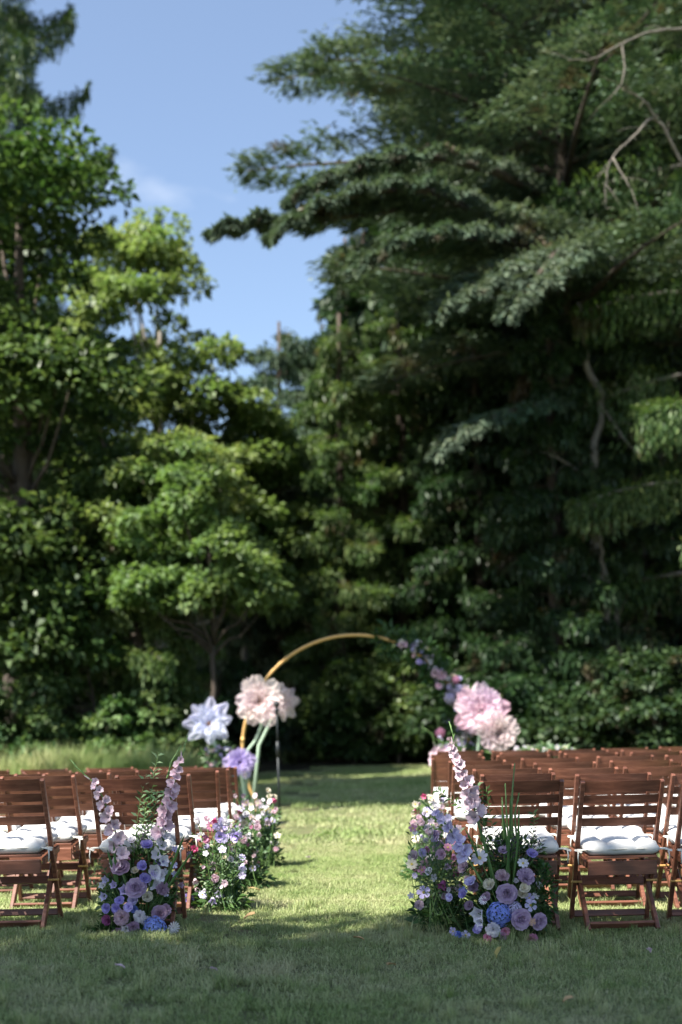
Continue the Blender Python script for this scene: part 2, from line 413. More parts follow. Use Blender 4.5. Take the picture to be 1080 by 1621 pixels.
# ------------------------------------------------------------------ trees
L_broad = leafmat('broad_leaf', (0.05, 0.085, 0.03), (0.08, 0.13, 0.045), (0.15, 0.20, 0.075), 0.42, 0.38)
L_bright = leafmat('young_leaf', (0.13, 0.18, 0.065), (0.21, 0.27, 0.105), (0.32, 0.36, 0.17), 0.45, 0.42)
L_cedar = leafmat('cedar_needles', (0.07, 0.11, 0.075), (0.12, 0.165, 0.115), (0.20, 0.24, 0.16), 0.55, 0.18, 0.4, (0.12, 0.09, 0.06))
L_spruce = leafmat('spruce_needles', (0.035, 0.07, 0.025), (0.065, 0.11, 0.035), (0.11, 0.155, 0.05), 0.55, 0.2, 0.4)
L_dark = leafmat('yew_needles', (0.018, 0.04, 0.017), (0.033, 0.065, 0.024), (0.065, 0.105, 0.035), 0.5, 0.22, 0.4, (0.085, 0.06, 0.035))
L_thuja = leafmat('thuja_sprays', (0.045, 0.085, 0.03), (0.095, 0.15, 0.048), (0.19, 0.24, 0.09), 0.5, 0.35, 0.5, (0.13, 0.095, 0.055))
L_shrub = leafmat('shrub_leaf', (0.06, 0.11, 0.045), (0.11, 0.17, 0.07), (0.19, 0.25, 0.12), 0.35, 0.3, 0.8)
L_bsh = leafmat('painted_sunlit_laurel_leaf', (0.08, 0.14, 0.05), (0.14, 0.21, 0.08), (0.24, 0.30, 0.14), 0.35, 0.3, 0.8)  # brighter copy of the shrub leaf, with sunlight put into its colour
B_brown = bark('brown_bark', (0.03, 0.022, 0.017), (0.095, 0.072, 0.055))
B_grey = bark('grey_bark', (0.10, 0.09, 0.08), (0.28, 0.25, 0.22))
B_pale = bark('bleached_dead_wood', (0.07, 0.062, 0.05), (0.17, 0.15, 0.125))

def sph(n, r=nr):
    v = r.normal(size=(n, 3)); return unit(v)
def trunk_mb(h, r0, lean=(0, 0), seed=0, n=9, bend=0.25):
    r = random.Random(seed); pts = []; rad = []
    for i in range(n):
        t = i / (n - 1)
        pts.append((lean[0] * t + bend * math.sin(t * 4 + seed) * 0.4 + r.uniform(-.04, .04) * (i > 0), lean[1] * t + bend * 0.3 * math.sin(t * 3 + 2 * seed), h * t - (0.15 if i == 0 else 0)))
        rad.append(r0 * (1.25 if i == 0 else 1) * (1 - 0.86 * t) + 0.01)
    return pts, rad
def interp(pts, t):
    f = t * (len(pts) - 1); i = min(int(f), len(pts) - 2); return Vector(pts[i]).lerp(Vector(pts[i + 1]), f - i)

def broadleaf(name, base, h, blobs, nclump, lpc, leaf, mats, seed, label, cat='tree', group=None, r0=0.22, clr=(0.45, 0.95), inner=0.35, lean=(0, 0)):
    """blobs: (x, y, z, rx, ry, rz) relative to the base"""
    r = np.random.default_rng(seed); root = empty(name, base); tag(root, label, cat, group)
    m = MB(); pts, rad = trunk_mb(h * 0.8, r0, lean, seed); m.tube(pts, rad, 8)
    vol = np.array([b[3] * b[4] * b[5] for b in blobs]) ** 0.75; vol /= vol.sum()
    C = []; CR = []
    for k in range(nclump):
        b = blobs[r.choice(len(blobs), p=vol)]; d = sph(1, r)[0]; rr = (inner + (1 - inner) * r.random()) ** 0.5
        c = np.array(b[:3]) + d * rr * np.array(b[3:]) * (0.92 + 0.16 * r.random())
        if c[2] < 0.2: c[2] = 0.2 + r.random() * 0.5
        C.append(c); CR.append(r.uniform(*clr))
    C = np.array(C); CR = np.array(CR)
    mt = MB()
    for k in range(0, nclump, max(1, nclump // 26)):
        s_ = interp(pts, min(0.97, max(0.12, C[k][2] / (h * 0.8) * 0.72))); e = Vector(C[k]); mid = s_.lerp(e, 0.5) + Vector((0, 0, -0.08 * (e - s_).length))
        q = [s_, s_.lerp(mid, .6) + Vector((0, 0, .1)), mid, e]; q0 = max(0.02, 0.028 * (e - s_).length ** 0.8)
        mt.tube(q, [q0, q0 * .75, q0 * .55, 0.01], 5)
    n = nclump * lpc; ci = np.repeat(np.arange(nclump), lpc)
    d = sph(n, r); d[:, 2] = np.where(d[:, 2] < -0.25, -d[:, 2] * 0.6, d[:, 2]); d = unit(d)
    rad_ = CR[ci] * (0.35 + 0.65 * r.random(n) ** 0.5)
    P = C[ci] + d * rad_[:, None] * np.array([1, 1, 0.62])
    D = unit(d * 0.8 + sph(n, r) * 0.7 + np.array([0, 0, -0.25]))
    NN = unit(d * 0.5 + np.array([0, 0, 0.9]) + sph(n, r) * 0.45)
    L = leaf * r.uniform(0.7, 1.35, n)
    V, F = leaves(P, D, NN, L, L * r.uniform(0.48, 0.7, n), 0.18)
    link('crown', np_mesh('crown', V, F, mats[0]), root)
    link('trunk', m.mesh('trunk', True, mats[1]), root)
    if mt.v: link('limbs', mt.mesh('limbs', True, mats[1]), root)
    return root

def conifer(name, base, h, nb, prof, seed, label, mats, per, leafL, leafW, droop=0.25, hang=0.0, rise=0.15, z0=0.08, side=0.42, nt=14, cat='tree', group=None, r0=0.3, lean=(0, 0), az=None, tips=0.0, jit=.45):
    """whorled branches carrying flat side twigs of needle sprays; hang = hanging curtains below the twigs"""
    r = np.random.default_rng(seed); root = empty(name, base); tag(root, label, cat, group)
    pts, rad = trunk_mb(h, r0, lean, seed, 12, 0.2); m = MB(); m.tube(pts, rad, 9)
    mt = MB(); Ps = []; Ds = []; Ns = []; Ls = []
    for k in range(nb):
        tz = z0 + (0.985 - z0) * ((k + r.random() * 0.8) / nb) ** 0.92
        L = prof(tz) * h * r.uniform(0.72, 1.15)
        a = k * 2.399 + r.uniform(-.35, .35)
        if az is not None and r.random() < az[2]: a = r.uniform(az[0], az[1])
        o = np.array(interp(pts, tz)); dh = np.array([math.cos(a), math.sin(a), 0.0]); sd = np.array([-dh[1], dh[0], 0])
        bendz = r.uniform(-.06, .06); cur = r.uniform(-.12, .12)
        def pos(t, dh=dh, sd=sd, L=L, o=o, bendz=bendz, cur=cur):
            t = np.asarray(t)[:, None]
            return o + dh * L * t + sd * L * cur * t * t + np.array([0, 0, 1.0]) * L * ((rise + bendz) * t - droop * t ** 2 + tips * t ** 4)
        q = pos(np.linspace(0, 1, 7)); q0 = 0.012 + 0.013 * L
        mt.tube([tuple(x) for x in q], [q0 * (1 - 0.85 * i / 6) for i in range(7)], 5, False)
        n = int(per * L ** 1.35) + 12
        tt = r.integers(1, nt + 1, n) / nt; tt = tt * 0.9 + 0.1
        sg = r.choice([-1, 1], n); s_ = r.random(n) ** 0.8
        l2 = L * side * (1.06 - tt) ** 0.75 * (0.75 + 0.5 * ((tt * 7919) % 1))
        fw = 0.45
        P = pos(tt) + (sd[None] * sg[:, None] + dh[None] * fw) * (l2 * s_)[:, None]
        P[:, 2] += -droop * 0.35 * l2 * s_ ** 2 + r.normal(0, 0.035, n) + 0.05 * np.sin(tt * 40)
        P += r.normal(0, 0.03, (n, 3))
        D = sd[None] * sg[:, None] * 0.8 + dh[None] * 0.8 + r.normal(0, jit, (n, 3))
        D[:, 2] += 0.12
        if jit < .4:            # twiglets branching off the side twigs
            mq = r.random(n) < .6; e = r.uniform(0, .42, n) * (1.1 - .5 * s_); g2 = r.choice([-1, 1], n)
            off = dh[None] * g2[:, None] + sd[None] * (sg * .7)[:, None]
            sq = np.round(s_ * 6 + ((tt * 313) % 1)) / 6 - s_
            P[mq] += (off * e[:, None] + sd[None] * (sg * l2 * sq)[:, None])[mq]; D[mq] = D[mq] * .4 + off[mq]
            P[:, 2] += np.where(mq, -.12 * e, 0) + .1 * np.sin(tt * 97 + sg * 2)
        NN = np.array([[0, 0, 1.0]]) + r.normal(0, 0.4, (n, 3))
        if hang:
            hm = r.random(n) < 0.72; hl = hang * r.random(n) ** 1.3 * (0.5 + 0.5 * ((tt * 977 + sg) % 1)) * (L / (L + 1.0) * 1.6)
            P[hm, 2] -= hl[hm]; D[hm] = r.normal(0, 0.22, (hm.sum(), 3)) + np.array([0, 0, -1.0])
            NN[hm] = sph(hm.sum(), r)
        Ps.append(P); Ds.append(D); Ns.append(NN)
    P = np.concatenate(Ps); D = np.concatenate(Ds); NN = np.concatenate(Ns); n = len(P)
    keep = P[:, 2] > 0.05; P, D, NN = P[keep], D[keep], NN[keep]; n = len(P)
    L = leafL * r.uniform(0.6, 1.4, n)
    V, F = leaves(P, D, NN, L, leafW * r.uniform(0.7, 1.3, n), 0.12)
    link('crown', np_mesh('crown', V, F, mats[0]), root)
    link('trunk', m.mesh('trunk', True, mats[1]), root)
    link('branches', mt.mesh('branches', True, mats[1]), root)
    return root
def px(u, d):
    return at(u, 1130, d).x
def base(u, d):
    x = px(u, d); return (x, d, gz(x, d))

# --- the big blue-green cedar on the right
ced = conifer('cedar_tree', base(905, 30), 26, 76, lambda t: 0.292 * (1 - t) ** 0.22 * (0.5 + 0.5 * min(1, t / 0.5)), 5,
    'huge blue-green cedar with level shelving branches, filling the upper right of the photo', (L_cedar, B_brown), 330, 0.21, 0.046,
    droop=0.12, rise=0.12, z0=0.36, side=0.4, nt=34, jit=.28, r0=0.26, lean=(-0.3, 0.2))
# --- one long low bough of the cedar reaching out left over the gap
def bough(root, start, pts, nn, seed, width, mat, matb, rad=0.11, L0=0.19):
    r = np.random.default_rng(seed); m = MB(); q = [Vector(p) for p in pts]
    m.tube([Vector(start)] + q, [rad * (1 - 0.8 * i / len(q)) for i in range(len(q) + 1)], 6)
    Ps = []
    allp = [Vector(start)] + q
    tt = np.floor(r.random(nn) ** 0.7 * 60) / 60; P = np.array([interp(allp, float(x)) for x in tt])
    dd = np.array(allp[-1] - allp[0]); dd /= np.linalg.norm(dd); sd = np.cross(dd, [0, 0, 1.0]); sd /= np.linalg.norm(sd)
    sg = r.choice([-1, 1], nn); s_ = r.random(nn) ** 0.8; w = width * (0.55 + 0.5 * ((tt * 7919) % 1)) * (1.15 - tt ** 3)
    P = P + (sd * sg[:, None] + dd * 0.5) * (w * s_)[:, None]; P[:, 2] += 0.08 * np.sin(tt * 50 + sg) - 0.16 * s_ ** 2 * w + r.normal(0, .03, nn)
    D = sd * sg[:, None] * 0.7 + dd * 0.7 + r.normal(0, .28, (nn, 3)); NN = np.array([[0, 0, 1.]]) + r.normal(0, .4, (nn, 3))
    L = L0 * r.uniform(.6, 1.4, nn); V, F = leaves(P, D, NN, L, L * 0.2, .12)
    b = np.array(root.location)
    link('bough', m.mesh('bough', True, matb), root)
    link('bough_needles', np_mesh('bough_needles', V, F, mat), root)
def rel(root, u, v, d): return at(u, v, d) - Vector(root.location)
for sd_, (st, lst, wd_, nn) in enumerate([
    ((905, 380, 26.5), [(760, 330, 24.5), (640, 330, 23.2), (520, 345, 22.4), (410, 350, 22.0), (335, 368, 21.8)], 0.75, 13000),
    ((900, 400, 26.5), [(780, 350, 23.8), (680, 300, 22.6), (590, 300, 22.0), (500, 330, 21.6), (430, 380, 21.4)], 0.8, 13000),
    ((905, 430, 26.5), [(800, 380, 23.6), (700, 370, 22.2), (620, 385, 21.6), (560, 430, 21.2)], 0.9, 13000),
    ((910, 440, 26.5), [(850, 400, 23.6), (790, 420, 22.4), (740, 460, 21.8), (690, 500, 21.6)], 0.9, 11000),
    ((915, 420, 26.5), [(900, 390, 23.6), (880, 400, 22.4), (850, 440, 21.6), (800, 500, 21.4)], 0.9, 11000),
    ((905, 330, 26.5), [(780, 270, 24.0), (700, 250, 23.0), (600, 255, 22.4), (510, 290, 22.0), (460, 320, 21.9)], 0.7, 12000),
    ((905, 640, 26.5), [(860, 640, 24.2), (800, 655, 23.0), (740, 680, 22.4), (690, 720, 22.2)], 0.55, 5000)]):
    bough(ced, rel(ced, st[0], st[1], st[2] * 1.13), [rel(ced, p[0], p[1], p[2] * 1.13) for p in lst], nn, 90 + sd_, wd_, L_cedar, B_brown)

# --- right edge: spruce with hanging pale sprays, and the dark spruce behind it
conifer('spruce_tree', base(1120, 27.5), 26, 44, lambda t: 0.17 * (1 - t) ** 0.5, 8,
    'weeping spruce at the right edge with long hanging pale green sprays', (L_thuja, B_grey), 520, 0.15, 0.04,
    droop=0.22, rise=0.05, z0=0.12, side=0.4, hang=0.75, r0=0.36)
conifer('spruce_tree', base(25, 36), 27, 72, lambda t: 0.2 * (1 - t) ** 0.5 + .01, 12,
    'tall dark spruce rising out of the top left corner, branches against blue sky', (L_spruce, B_brown), 420, 0.2, 0.04,
    droop=-0.06, rise=-0.06, z0=0.2, side=0.26, hang=0.5, r0=0.3, tips=0.22)
# --- left broadleaf, near
mpl = broadleaf('maple_tree', base(60, 26.5), 12.6, [(-0.5, 0, 10.0, 2.1, 2.4, 1.5), (0.2, 0.3, 6.9, 2.2, 2.2, 1.0), (-1.4, -0.4, 7.6, 1.6, 2.0, 0.8), (-1.3, -0.2, 4.3, 2.2, 2.0, 1.0), (0.9, 0.4, 4.6, 1.4, 1.4, 1.2), (-1.2, -.5, 2.6, 2.1, 1.3, 1.2), (.3, -.6, 2.9, 1.0, 1.0, 1.1)],
    200, 240, 0.16, (L_broad, B_brown), 21, 'large dense green maple at the left edge, dark hollows between sunlit leaf layers', r0=0.34, clr=(0.5, 0.95))
mpl.scale = (1.152,) * 3
# --- lighter tree behind the gap
broadleaf('ash_tree', base(265, 33), 14, [(-0.5, 0, 12.2, 1.4, 1.6, 1.7), (-1.2, 0, 9.3, 1.7, 1.8, 2.0), (0.9, 0, 10.0, 1.2, 1.6, 1.4), (1.8, 0, 8.6, 1.4, 1.4, 1.3), (2.7, .3, 7.0, 1.0, 1.2, 1.2), (0.5, -.4, 6.8, 2.2, 2, 1.6), (-1.4, -.2, 5.4, 2, 2, 2), (2.0, -.4, 5.6, 1.3, 1.4, 1.4)],
    270, 165, 0.18, (L_bright, B_grey), 22, 'airy yellow-green ash in the gap left of centre, sky showing through', r0=0.22, clr=(0.4, 0.8))
broadleaf('hazel_tree', base(385, 35), 10.2, [(0, 0, 8.4, 1.5, 1.4, 1.3), (-0.8, 0, 6.4, 1.6, 1.5, 1.5), (.7, -.2, 5.4, 1.3, 1.4, 1.3)],
    90, 160, 0.17, (L_bright, B_grey), 25, 'pale leafy hazel filling the bottom of the sky gap', r0=0.12, clr=(0.4, 0.75))
# --- brown-trunked yew leaning under it
conifer('yew_tree', base(245, 26.2), 7.2, 30, lambda t: 0.30 * (1 - t) ** 0.5, 31,
    'leaning yew with bare brown trunk and ragged sunlit sprays, left of the arch', (L_thuja, B_brown), 420, 0.13, 0.045,
    droop=0.35, rise=0.2, z0=0.3, side=0.4, hang=0.5, r0=0.17, lean=(-0.9, 0.2))
broadleaf('hazel_tree', base(335, 25.4), 6.4, [(0.2, 0, 4.3, 1.3, 1.2, 0.9), (-0.7, 0, 5.5, 1.3, 1.1, 1.0), (0.75, -0.2, 3.9, 0.7, .8, 0.6), (-.9, .1, 3.9, .9, 1, 1.0), (-.3, .2, 6.3, .9, .9, .7)],
    120, 150, 0.14, (L_bright, B_brown), 24, 'sunlit hazel with bright leaves hanging above the white fabric flower', r0=0.07, clr=(0.3, 0.6))
# --- dark conifers of the middle
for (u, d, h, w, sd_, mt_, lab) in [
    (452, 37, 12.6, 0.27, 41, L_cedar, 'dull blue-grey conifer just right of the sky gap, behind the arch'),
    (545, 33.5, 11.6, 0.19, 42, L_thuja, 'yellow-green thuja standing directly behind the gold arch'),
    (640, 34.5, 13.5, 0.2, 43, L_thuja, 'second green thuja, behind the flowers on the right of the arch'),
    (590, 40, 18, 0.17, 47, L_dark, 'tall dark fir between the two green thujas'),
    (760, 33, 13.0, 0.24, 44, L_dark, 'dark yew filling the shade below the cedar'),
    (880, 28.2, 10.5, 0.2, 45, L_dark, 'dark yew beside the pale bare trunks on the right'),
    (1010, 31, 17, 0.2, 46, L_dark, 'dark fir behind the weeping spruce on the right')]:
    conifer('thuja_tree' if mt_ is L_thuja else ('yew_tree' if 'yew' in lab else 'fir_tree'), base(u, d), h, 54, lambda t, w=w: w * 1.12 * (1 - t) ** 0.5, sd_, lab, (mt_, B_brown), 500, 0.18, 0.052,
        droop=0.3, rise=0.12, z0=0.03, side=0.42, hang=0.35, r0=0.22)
# --- shrubs
for (u, d, h, w, sd_, mt_, lab) in [
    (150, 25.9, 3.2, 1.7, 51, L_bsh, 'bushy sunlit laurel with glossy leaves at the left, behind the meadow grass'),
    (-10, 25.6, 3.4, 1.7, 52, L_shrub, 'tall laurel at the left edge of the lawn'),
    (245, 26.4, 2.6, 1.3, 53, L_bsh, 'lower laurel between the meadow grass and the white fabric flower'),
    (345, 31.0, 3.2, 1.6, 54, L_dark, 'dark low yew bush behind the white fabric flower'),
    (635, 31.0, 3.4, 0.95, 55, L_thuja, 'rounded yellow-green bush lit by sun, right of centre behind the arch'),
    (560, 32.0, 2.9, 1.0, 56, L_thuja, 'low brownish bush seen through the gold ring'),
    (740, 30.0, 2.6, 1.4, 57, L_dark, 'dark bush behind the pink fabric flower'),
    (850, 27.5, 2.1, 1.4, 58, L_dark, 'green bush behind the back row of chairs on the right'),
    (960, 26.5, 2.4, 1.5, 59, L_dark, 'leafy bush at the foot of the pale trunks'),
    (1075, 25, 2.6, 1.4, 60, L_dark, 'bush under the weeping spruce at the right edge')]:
    broadleaf('laurel_bush' if mt_ in (L_shrub, L_bsh, L_broad) else ('yew_bush' if mt_ is L_dark else 'thuja_bush'), base(u, d), h, [(0, 0, h * .42, w, w * .8, h * .48), (w * .4, -.2, h * .3, w * .6, w * .6, h * .3), (-w * .45, -.1, h * .35, w * .6, w * .6, h * .34)],
        60, 150, 0.13, (mt_, B_brown), sd_, lab, 'bush', r0=0.05, clr=(0.25, 0.5))
# --- bare pale trunks under the cedar
def polytree(name, base_, paths, mat, label, cat='tree'):
    root = empty(name, base_); tag(root, label, cat); b = Vector(base_)
    for i, (pts_, r0, r1) in enumerate(paths):
        m = MB(); q0 = [Vector(p) - b for p in pts_]; q = []
        for k in range(len(q0) - 1):
            p0, p1, p2, p3 = q0[max(0, k - 1)], q0[k], q0[k + 1], q0[min(len(q0) - 1, k + 2)]
            for f in range(5):
                t_ = f / 5; q.append(0.5 * (2 * p1 + (p2 - p0) * t_ + (2 * p0 - 5 * p1 + 4 * p2 - p3) * t_ ** 2 + (3 * p1 - p0 - 3 * p2 + p3) * t_ ** 3) + Vector((rnd.gauss(0, 1), rnd.gauss(0, 1), rnd.gauss(0, 1))) * r0 * .28 * (0 if k == 0 and f == 0 else 1))
        q.append(q0[-1]); n = len(q)
        m.tube(q, [(r0 + (r1 - r0) * k / (n - 1)) * rnd.uniform(.85, 1.12) for k in range(n)], 7)
        if cat == 'branch' or i:
            for k in range(3, n, 2):
                d_ = (q[k] - q[k - 1]).normalized(); sv = Vector((rnd.gauss(0, 1), rnd.gauss(0, .6), rnd.gauss(0, 1))).normalized(); e = q[k] + (d_ + sv) * rnd.uniform(.12, .4)
                m.tube([q[k], q[k].lerp(e, .5) + Vector((0, 0, .03)), e], [r1 * .6 + .003, r1 * .4 + .002, .002], 4)
        link('trunk' if i == 0 else 'branch', m.mesh('trunk', True, mat), root)
    return root
polytree('bare_trunk', base(965, 28), [
    ([Vector(base(968, 28)) - Vector((0, 0, .2)), at(962, 1020, 28), at(955, 930, 28), at(938, 830, 28), at(938, 730, 28), at(950, 640, 28), at(928, 560, 28), at(915, 480, 28)], 0.14, 0.06),
    ([at(955, 930, 28), at(925, 912, 27.6), at(890, 915, 27.3)], 0.04, 0.015),
    ([at(950, 640, 28), at(985, 690, 27.8), at(1010, 720, 27.6)], 0.04, 0.015),
    ([at(938, 760, 28), at(900, 735, 27.5), at(870, 720, 27.0)], 0.04, 0.01)], B_grey, 'crooked grey-brown bare trunk under the cedar, thicker of two')
polytree('bare_trunk', base(985, 27.5), [
    ([Vector(base(988, 27.5)) - Vector((0, 0, .2)), at(978, 1020, 27.5), at(975, 960, 27.5), at(955, 900, 27.5), at(948, 840, 27.5)], 0.075, 0.03),
    ([at(975, 980, 27.5), at(990, 950, 27.3)], 0.02, 0.01)], B_pale, 'thin pale bare trunk leaning beside the thicker one on the right')
polytree('dead_branch', tuple(at(1078, 240, 21)), [
    ([at(1085, 270, 21.3), at(1040, 190, 21), at(1010, 210, 20.8), at(970, 250, 20.6), at(958, 300, 20.5), at(960, 330, 20.5)], 0.028, 0.008),
    ([at(1040, 190, 21), at(1020, 160, 20.8), at(985, 140, 20.6)], 0.025, 0.008),
    ([at(970, 250, 20.6), at(1000, 300, 20.4)], 0.02, 0.006)], B_pale, 'bleached dead branch, upper one, sticking out at the top right', 'branch')
polytree('dead_branch', tuple(at(1080, 60, 21)), [
    ([at(1090, 45, 21.3), at(1030, 50, 21), at(985, 70, 20.8), at(940, 92, 20.7), at(900, 95, 20.6)], 0.026, 0.008),
    ([at(985, 70, 20.8), at(988, 115, 20.7), at(975, 150, 20.6)], 0.02, 0.006)], B_pale, 'bleached dead branch near the top right corner', 'branch')
polytree('dead_branch', tuple(at(300, 870, 26.5)), [
    ([at(255, 850, 27), at(315, 890, 26.6), at(345, 940, 26.4), at(385, 970, 26.2)], 0.045, 0.012),
    ([at(315, 890, 26.6), at(335, 905, 26.2), at(352, 935, 26.0)], 0.02, 0.006)], B_pale, 'pale fallen branch hanging down left of the arch', 'branch')
polytree('dead_branch', tuple(at(190, 870, 26.5)), [
    ([at(235, 880, 27), at(195, 878, 26.6), at(160, 865, 26.4)], 0.03, 0.01)], B_pale, 'short pale dead branch beside the leaning yew trunk', 'branch')
# --- woodland closing the view behind
rows = []
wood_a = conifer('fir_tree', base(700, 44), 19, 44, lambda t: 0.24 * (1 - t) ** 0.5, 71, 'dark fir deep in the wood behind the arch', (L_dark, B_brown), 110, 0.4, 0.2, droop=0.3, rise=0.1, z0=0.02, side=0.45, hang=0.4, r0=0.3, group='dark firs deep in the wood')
wood_b = broadleaf('beech_tree', base(180, 42), 9, [(0, 0, 5.5, 3.2, 2.6, 3.4), (-1, 0, 2.6, 3, 2.4, 2.4), (1.2, 0, 2.4, 2.8, 2.4, 2.3)], 110, 90, 0.3, (L_broad, B_brown), 72, 'low dark beech deep in the wood left of the arch', group='low beeches deep in the wood', clr=(0.7, 1.2))
for (u, d, k, sc) in [(455, 47, 0, .62), (560, 46, 0, 1.0), (640, 49, 0, 1.05), (790, 44, 0, 1.1), (880, 43, 0, 1.15), (980, 44, 0, 1.15), (1080, 42, 0, 1.1), (760, 39, 0, 1.25), (860, 38, 0, 1.35), (960, 37.5, 0, 1.3), (1060, 37, 0, 1.4), (1190, 42, 0, 1.2), (700, 53, 0, 1.2), (900, 54, 0, 1.3),
                      (300, 43, 1, .95), (60, 41, 1, 1.2), (400, 44, 1, .9), (-60, 42, 1, 1.4), (500, 45, 1, .9), (20, 47, 0, .95)]:
    c = copy_tree(wood_a if k == 0 else wood_b); c.location = base(u, d); c.rotation_euler.z = rnd.uniform(0, 6); c.scale = (sc, sc, sc * rnd.uniform(.95, 1.05))
    rows.append((u, k, c))
rows += [(700, 0, wood_a), (180, 1, wood_b)]
ORDL = ['first', 'second', 'third', 'fourth', 'fifth', 'sixth', 'seventh', 'eighth', 'ninth', 'tenth', 'eleventh', 'twelfth', 'thirteenth', 'fourteenth', 'fifteenth', 'sixteenth', 'seventeenth', 'eighteenth']
for kk, nm in ((0, 'dark fir deep in the wood'), (1, 'low dark beech deep in the wood')):
    for i, (u, k, c) in enumerate(sorted((r for r in rows if r[1] == kk), key=lambda r: r[0])):
        c['label'] = nm + ', ' + ORDL[i] + ' of its kind from the left'
# --- trees standing to the right of the photographer: their shade covers the foreground
hz = Vector((math.sin(SUN_AZ), math.cos(SUN_AZ), 0)); tanel = math.tan(SUN_EL)
shade0 = None
for i, (tx, ty, Z, sc) in enumerate([(-3.4, 4.1, 10.4, 1.05), (-1.3, 4.1, 10.8, 1.0), (0.6, 4.35, 10.4, 1.0), (3.0, 4.2, 10.4, 1.05), (5.2, 4.0, 10.4, 1.1)]):
    k = Z / tanel; p = Vector((tx, ty, 0)) + hz * k
    if shade0 is None:
        shade0 = broadleaf('oak_tree', (p.x, p.y, 0), 13.2, [(0, 0, Z, 2.5, 2.5, 2.2), (0.8, -0.6, Z + .6, 1.8, 1.8, 1.8)], 80, 75, 0.27, (L_broad, B_brown), 81,
            'oak beside the lawn, outside the photo, shading the foreground', group='oaks shading the foreground', clr=(0.6, 1.0), inner=0.2)
        c = shade0
    else:
        c = copy_tree(shade0); c.location = (p.x, p.y, 0); c.rotation_euler.z = i * 1.3
    c.scale = (sc,) * 3
    c['label'] = 'oak outside the photo shading the foreground, ' + ORDL[i] + ' from the photographer'
for i, (tx, ty, sc) in enumerate([(-3.0, 20.9, 1.3), (-0.4, 21.2, 1.3), (1.9, 21.2, 1.35)]):
    k = 10.4 * sc / tanel; p = Vector((tx, ty, 0)) + hz * k
    c = copy_tree(shade0); c.location = (p.x, p.y, 0); c.rotation_euler.z = i * 1.9 + .7; c.scale = (sc,) * 3
    tag(c, 'tall oak beyond the left edge shading the far lawn, ' + ORDL[i] + ' from the left', group='oaks shading the far lawn')

# ------------------------------------------------------------------ folding chairs
def mk(fn, name, mat=M_wood, bv=0.003, smooth=False):
    m = MB(); fn(m); me = m.mesh(name, smooth, mat)
    if bv: bevel(me, bv)
    return me
HW = 0.228
def zpost(z):           # depth of the back posts at height z (top leans back towards the camera)
    return -0.215 + (0.86 - z) / 0.86 * 0.36
def make_chair():
    root = empty('folding_chair', (0, 0, 0))
    for s_ in (-1, 1):
        link('back_post', mk(lambda m: m.bar((s_ * HW, zpost(0), 0), (s_ * HW, zpost(.864), .864), 0.024, 0.032), 'back_post'), root)
        link('leg', mk(lambda m: m.bar((s_ * 0.2, 0.19, .425), (s_ * 0.2, -0.215, 0), 0.024, 0.042), 'leg'), root)
        link('seat_rail', mk(lambda m: m.bar((s_ * 0.213, -0.19, .392), (s_ * 0.213, 0.2, .425), 0.018, 0.04), 'seat_rail'), root)
        link('arm_pivot', mk(lambda m: m.tube([(s_ * 0.19, 0.0, .26), (s_ * 0.255, 0.0, .26)], 0.007, 8), 'arm_pivot', M_brass, 0), root)
    def slat(z, h, curve, name='back_slat'):
        def f(m):
            n = 8; vs = []; fs = []
            for i in range(n + 1):
                t = 2 * i / n - 1; x = t * (HW - 0.0125); cy = -curve * (1 - t * t)
                for zz, dy in ((-h / 2, -.007), (h / 2, -.007), (h / 2, .007), (-h / 2, .007)):
                    vs.append((x, zpost(z + zz) + dy + cy, z + zz))
            for i in range(n):
                for k in range(4): fs.append((i * 4 + k, i * 4 + (k + 1) % 4, i * 4 + 4 + (k + 1) % 4, i * 4 + 4 + k))
            fs.append((3, 2, 1, 0)); fs.append((n * 4, n * 4 + 1, n * 4 + 2, n * 4 + 3)); m.add(vs, fs)
        me = mk(f, name, bv=0); bmn = bmesh.new(); bmn.from_mesh(me); bmesh.ops.recalc_face_normals(bmn, faces=bmn.faces); bmn.to_mesh(me); bmn.free()
        return link(name, me, root)
    slat(0.832, 0.066, 0.022, 'top_rail'); slat(0.758, 0.047, 0.022); slat(0.692, 0.047, 0.022); slat(0.622, 0.05, 0.022)
    for k in range(7):
        y = -0.185 + k * 0.061
        link('seat_slat', mk(lambda m: m.box((0, y, 0.4135 + 0.033 * (k / 6) + .012), (0.402 if k else 0.4, 0.045, 0.014)), 'seat_slat', bv=0.002), root)
    link('seat_apron', mk(lambda m: m.bar((-0.2, -0.203, .362), (0.2, -0.203, .362), 0.082, 0.018, Vector((0, 0, 1))), 'seat_apron'), root)
    link('stretcher', mk(lambda m: m.bar((-HW + .013, zpost(.255), .255), (HW - .013, zpost(.255), .255), 0.045, 0.018, Vector((0, .42, 1))), 'stretcher'), root)
    link('stretcher', mk(lambda m: m.bar((-HW + .013, zpost(.05), .05), (HW - .013, zpost(.05), .05), 0.04, 0.018, Vector((0, .42, 1))), 'stretcher'), root)
    link('foot_rail', mk(lambda m: m.bar((-0.187, -0.183, .03), (0.187, -0.183, .03), 0.048, 0.018, Vector((0, -.75, .85))), 'foot_rail'), root)
    return root
